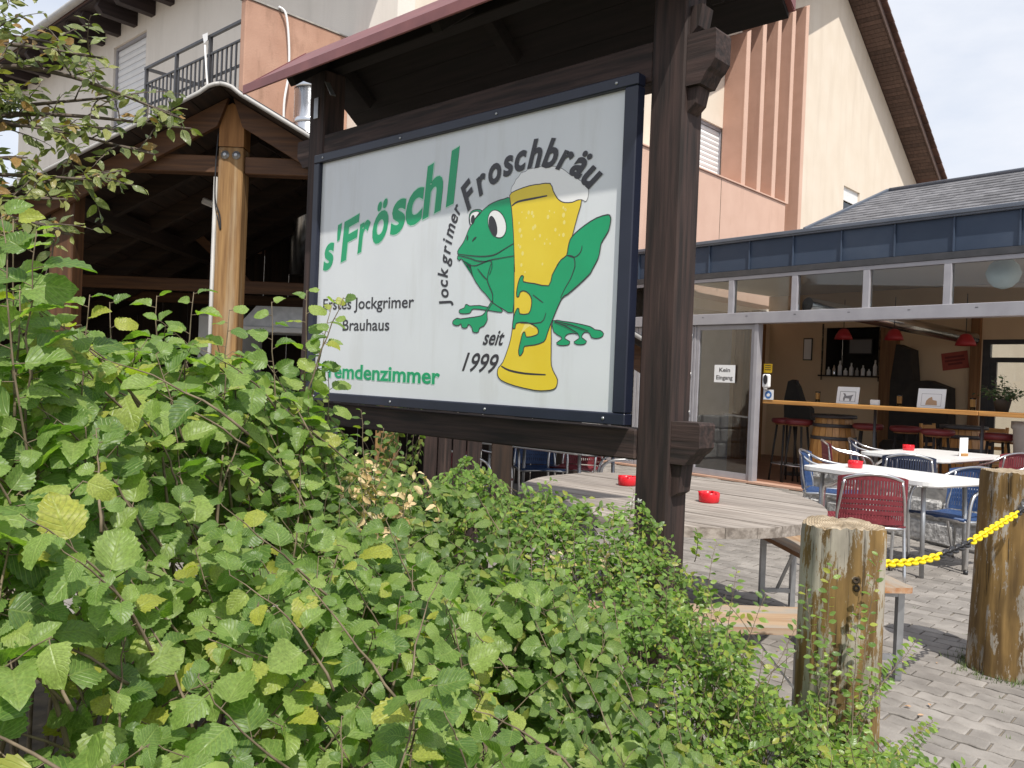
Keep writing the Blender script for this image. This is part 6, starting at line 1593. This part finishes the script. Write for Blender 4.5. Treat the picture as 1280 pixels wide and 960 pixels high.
# bare twigs: dead stems poking out of the hedge around the sign post foot
for i in range(26):
    r = dry2.r; a = Vector((r.uniform(.25, .85), r.uniform(2.2, 2.8), r.uniform(.1, .4))); b_ = a + Vector((r.uniform(-.25, .25), r.uniform(-.15, .1), r.uniform(.1, .35)))
    dry2.st.tube([q - dry2.loc for q in smooth_pts([a, a.lerp(b_, .5) + Vector((r.uniform(-.04, .04), 0, r.uniform(0, .05))), b_], 4)], [.0022 - .0002 * k for k in range(9)], 4)
# climber on a post at the back of the sign
cl = Plant('climbing_vine', 'green climbing plant hanging beside the plank screen under the sign', 'plant', (-.95, 6.2, 0), 'bramble', 91)
for i in range(46):
    r = cl.r; tip = Vector((-.86 + r.gauss(0, .10), 6.15 + r.uniform(-.15, .1), r.uniform(.35, 1.2))); cl.shoot(tip - Vector((r.uniform(-.12, .12), 0, -.25)), tip, 7, .05, rad=.003, flat=.6, droop=.7)
# overhanging small tree at the top left
tr = Plant('ornamental_tree', 'small tree with bronze green leaves hanging into the top left corner', 'tree', (-2.05, 2.05, 0), 'bronze', 61, 'dark_twig')
trunk = smooth_pts([(-2.05, 2.05, 0), (-2.02, 2.06, .8), (-1.92, 2.08, 1.5), (-1.80, 2.10, 2.0), (-1.74, 2.12, 2.5), (-1.70, 2.14, 3.0)], 4)
tm = MB(); tm.tube([q - tr.loc for q in trunk], [.055 - .0019 * k for k in range(len(trunk))], 10)
BR = [((-.88, 2.3, 2.07), 1.95), ((-.86, 2.32, 2.05), 1.8), ((-.95, 2.3, 1.97), 1.85), ((-1.05, 2.2, 2.19), 2.0), ((-1.04, 2.0, 1.71), 1.6), ((-.99, 2.2, 1.90), 1.7), ((-1.33, 2.2, 2.25), 2.0), ((-1.18, 2.1, 1.90), 1.7), ((-1.30, 2.1, 2.04), 1.8), ((-1.22, 2.4, 2.29), 2.1),
      ((-1.17, 1.9, 1.60), 1.4), ((-1.0, 2.3, 2.13), 1.9), ((-1.13, 2.2, 1.99), 1.75), ((-1.22, 2.1, 2.08), 1.9), ((-1.03, 2.25, 2.02), 1.8), ((-1.21, 2.0, 1.78), 1.55), ((-1.25, 2.25, 2.38), 2.2), ((-1.36, 2.1, 1.70), 1.5), ((-1.12, 2.2, 1.86), 1.7), ((-1.02, 2.02, 1.70), 1.65), ((-1.12, 2.0, 1.70), 1.6), ((-1.08, 2.1, 1.80), 1.65), ((-.97, 2.15, 1.86), 1.7), ((-1.45, 2.0, 2.2), 2.0), ((-1.6, 1.8, 2.4), 2.2), ((-2.5, 1.9, 2.3), 2.0), ((-2.3, 2.6, 2.7), 2.2), ((-1.7, 2.6, 2.9), 2.4), ((-2.4, 1.6, 2.6), 2.3), ((-1.9, 1.6, 2.9), 2.5)]
for tip, z0 in BR:
    r = tr.r; k = min(range(len(trunk)), key=lambda q: abs(trunk[q].z - z0 - r.uniform(-.05, .05))); a = trunk[k]; tip = Vector(tip) + Vector((-.05, 0, 0))
    mid = a.lerp(tip, .5) + Vector((r.uniform(-.05, .05), r.uniform(-.06, .06), r.uniform(.02, .12)))
    P = smooth_pts([a, mid, tip], 7); n = len(P)
    tm.tube([q - tr.loc for q in P], [.011 - .009 * q / (n - 1) for q in range(n)], 6)
    for q in range(11):
        t = .34 + .62 * q / 10; p = P[min(n - 1, int(t * (n - 1)))]
        d = Vector((r.gauss(.25, .6), r.gauss(-.1, .6), r.gauss(.15, .55))).normalized()
        tr.shoot(p, p + d * r.uniform(.06, .15), r.randint(6, 9), .040, t0=.12, rad=.0022, flat=.7, droop=.35, jitter=.6, petiole=.15)
    tr.shoot(P[-3], tip, 7, .046, t0=.1, rad=.0025, flat=.7)
tm.build('trunk', 'dark_twig', tr.t)
# potted plants in the restaurant
pt = Plant('potted_plant', 'dark leafy plant in a pot at the right end of the bar plank', 'plant', tuple(PW(3.18, .36, 1.228)), 'dark_leaf', 71)
m = MB(); m.lathe([(.07, 0), (.10, .14), (.105, .15), (.09, .15), (.08, .13)], 18); m.build('pot', 'dark_in', pt.t)
for i in range(34):
    r = pt.r; d = Vector((r.gauss(0, .6), r.gauss(0, .5), r.uniform(.2, 1.0))).normalized(); a = pt.loc + Vector((0, 0, .12)); pt.shoot(a, a + d * r.uniform(.14, .34), 8, .055, t0=.3, rad=.003, flat=.6, droop=.3)
p2_ = Plant('hanging_plant', 'green plant hanging from the ceiling before the back door window', 'plant', tuple(PW(3.05, 2.6, 2.55)), 'dark_leaf', 72)
m = MB(); m.lathe([(.08, 0), (.12, .12), (.10, .12), (.07, .02)], 18); m.tube([(0, 0, .1), (0, 0, .32)], .004, 5); m.build('pot', 'dark_in', p2_.t)
for i in range(40):
    r = p2_.r; a = p2_.loc + Vector((0, 0, .12)); az = r.uniform(0, 2 * PI); b_ = a + Vector((math.cos(az) * r.uniform(.1, .42), math.sin(az) * r.uniform(.1, .35), r.uniform(-.35, .12))); p2_.shoot(a, b_, 8, .07, t0=.3, rad=.003, flat=.6, droop=.6)
o = thing('grey_planter', 'round grey planter under the bar end at the right edge', 'planter', tuple(PW(3.45, .55, .02)), 0)
MB().lathe([(.14, 0), (.15, .02), (.20, 1.0), (.22, 1.02), (.22, 1.10), (.19, 1.10), (.18, 1.0)], 24).build('pot', 'grey_metal', o)

# which leaves show largest: nearest leaf per picture cell
plants += [dry, dry2, cl, tr, pt, p2_]
zb = {}
for pi, pl_ in enumerate(plants):
    for li, lf in enumerate(pl_.leaves):
        p = proj(lf['c'])
        if p is None or not (0 <= p[0] < 1024 and 0 <= p[1] < 768): continue
        rad = max(1, int(lf['s'] * 840 / p[2] * .22 / 4))
        cx_, cy_ = int(p[0] / 4), int(p[1] / 4)
        for dx in range(-rad, rad + 1):
            for dy in range(-rad, rad + 1):
                k = (cx_ + dx, cy_ + dy)
                if k not in zb or p[2] < zb[k][0]: zb[k] = (p[2], pi, li)
seen = {}
for d_, pi, li in zb.values(): seen[(pi, li)] = seen.get((pi, li), 0) + 1
CAPS = {'hazel': 220, 'bramble': 130, 'privet': 70, 'cotoneaster': 50, 'bronze': 230, 'dry': 140, 'dark_leaf': 0}
n_leaf_objects = 0
for pi, pl_ in enumerate(plants):
    cap = CAPS[pl_.kind]
    best = sorted([li for li in range(len(pl_.leaves)) if seen.get((pi, li), 0) >= 3], key=lambda li: -seen[(pi, li)])[:cap]
    bs = set(best)
    for li in best:
        lf = pl_.leaves[li]; o = link('leaf', leaf_mesh(pl_.kind, lf['v']), pl_.t)
        M_ = lf['M'].copy(); M_.translation -= pl_.loc; o.matrix_local = M_
    n_leaf_objects += len(best)
    restl = []
    for li, lf in enumerate(pl_.leaves):
        if li in bs: continue
        M_ = lf['M'].copy(); M_.translation -= pl_.loc; restl.append({'M': M_, 'v': lf['v']})
    if restl: merged_leaves('foliage', restl, pl_.kind, pl_.t)
    if pl_.st.v: pl_.st.build('stems', pl_.twig, pl_.t, fix=False)['kind'] = 'stuff'
print('leaf objects', n_leaf_objects, 'leaves', sum(len(p.leaves) for p in plants), 'objects', len(bpy.data.objects))
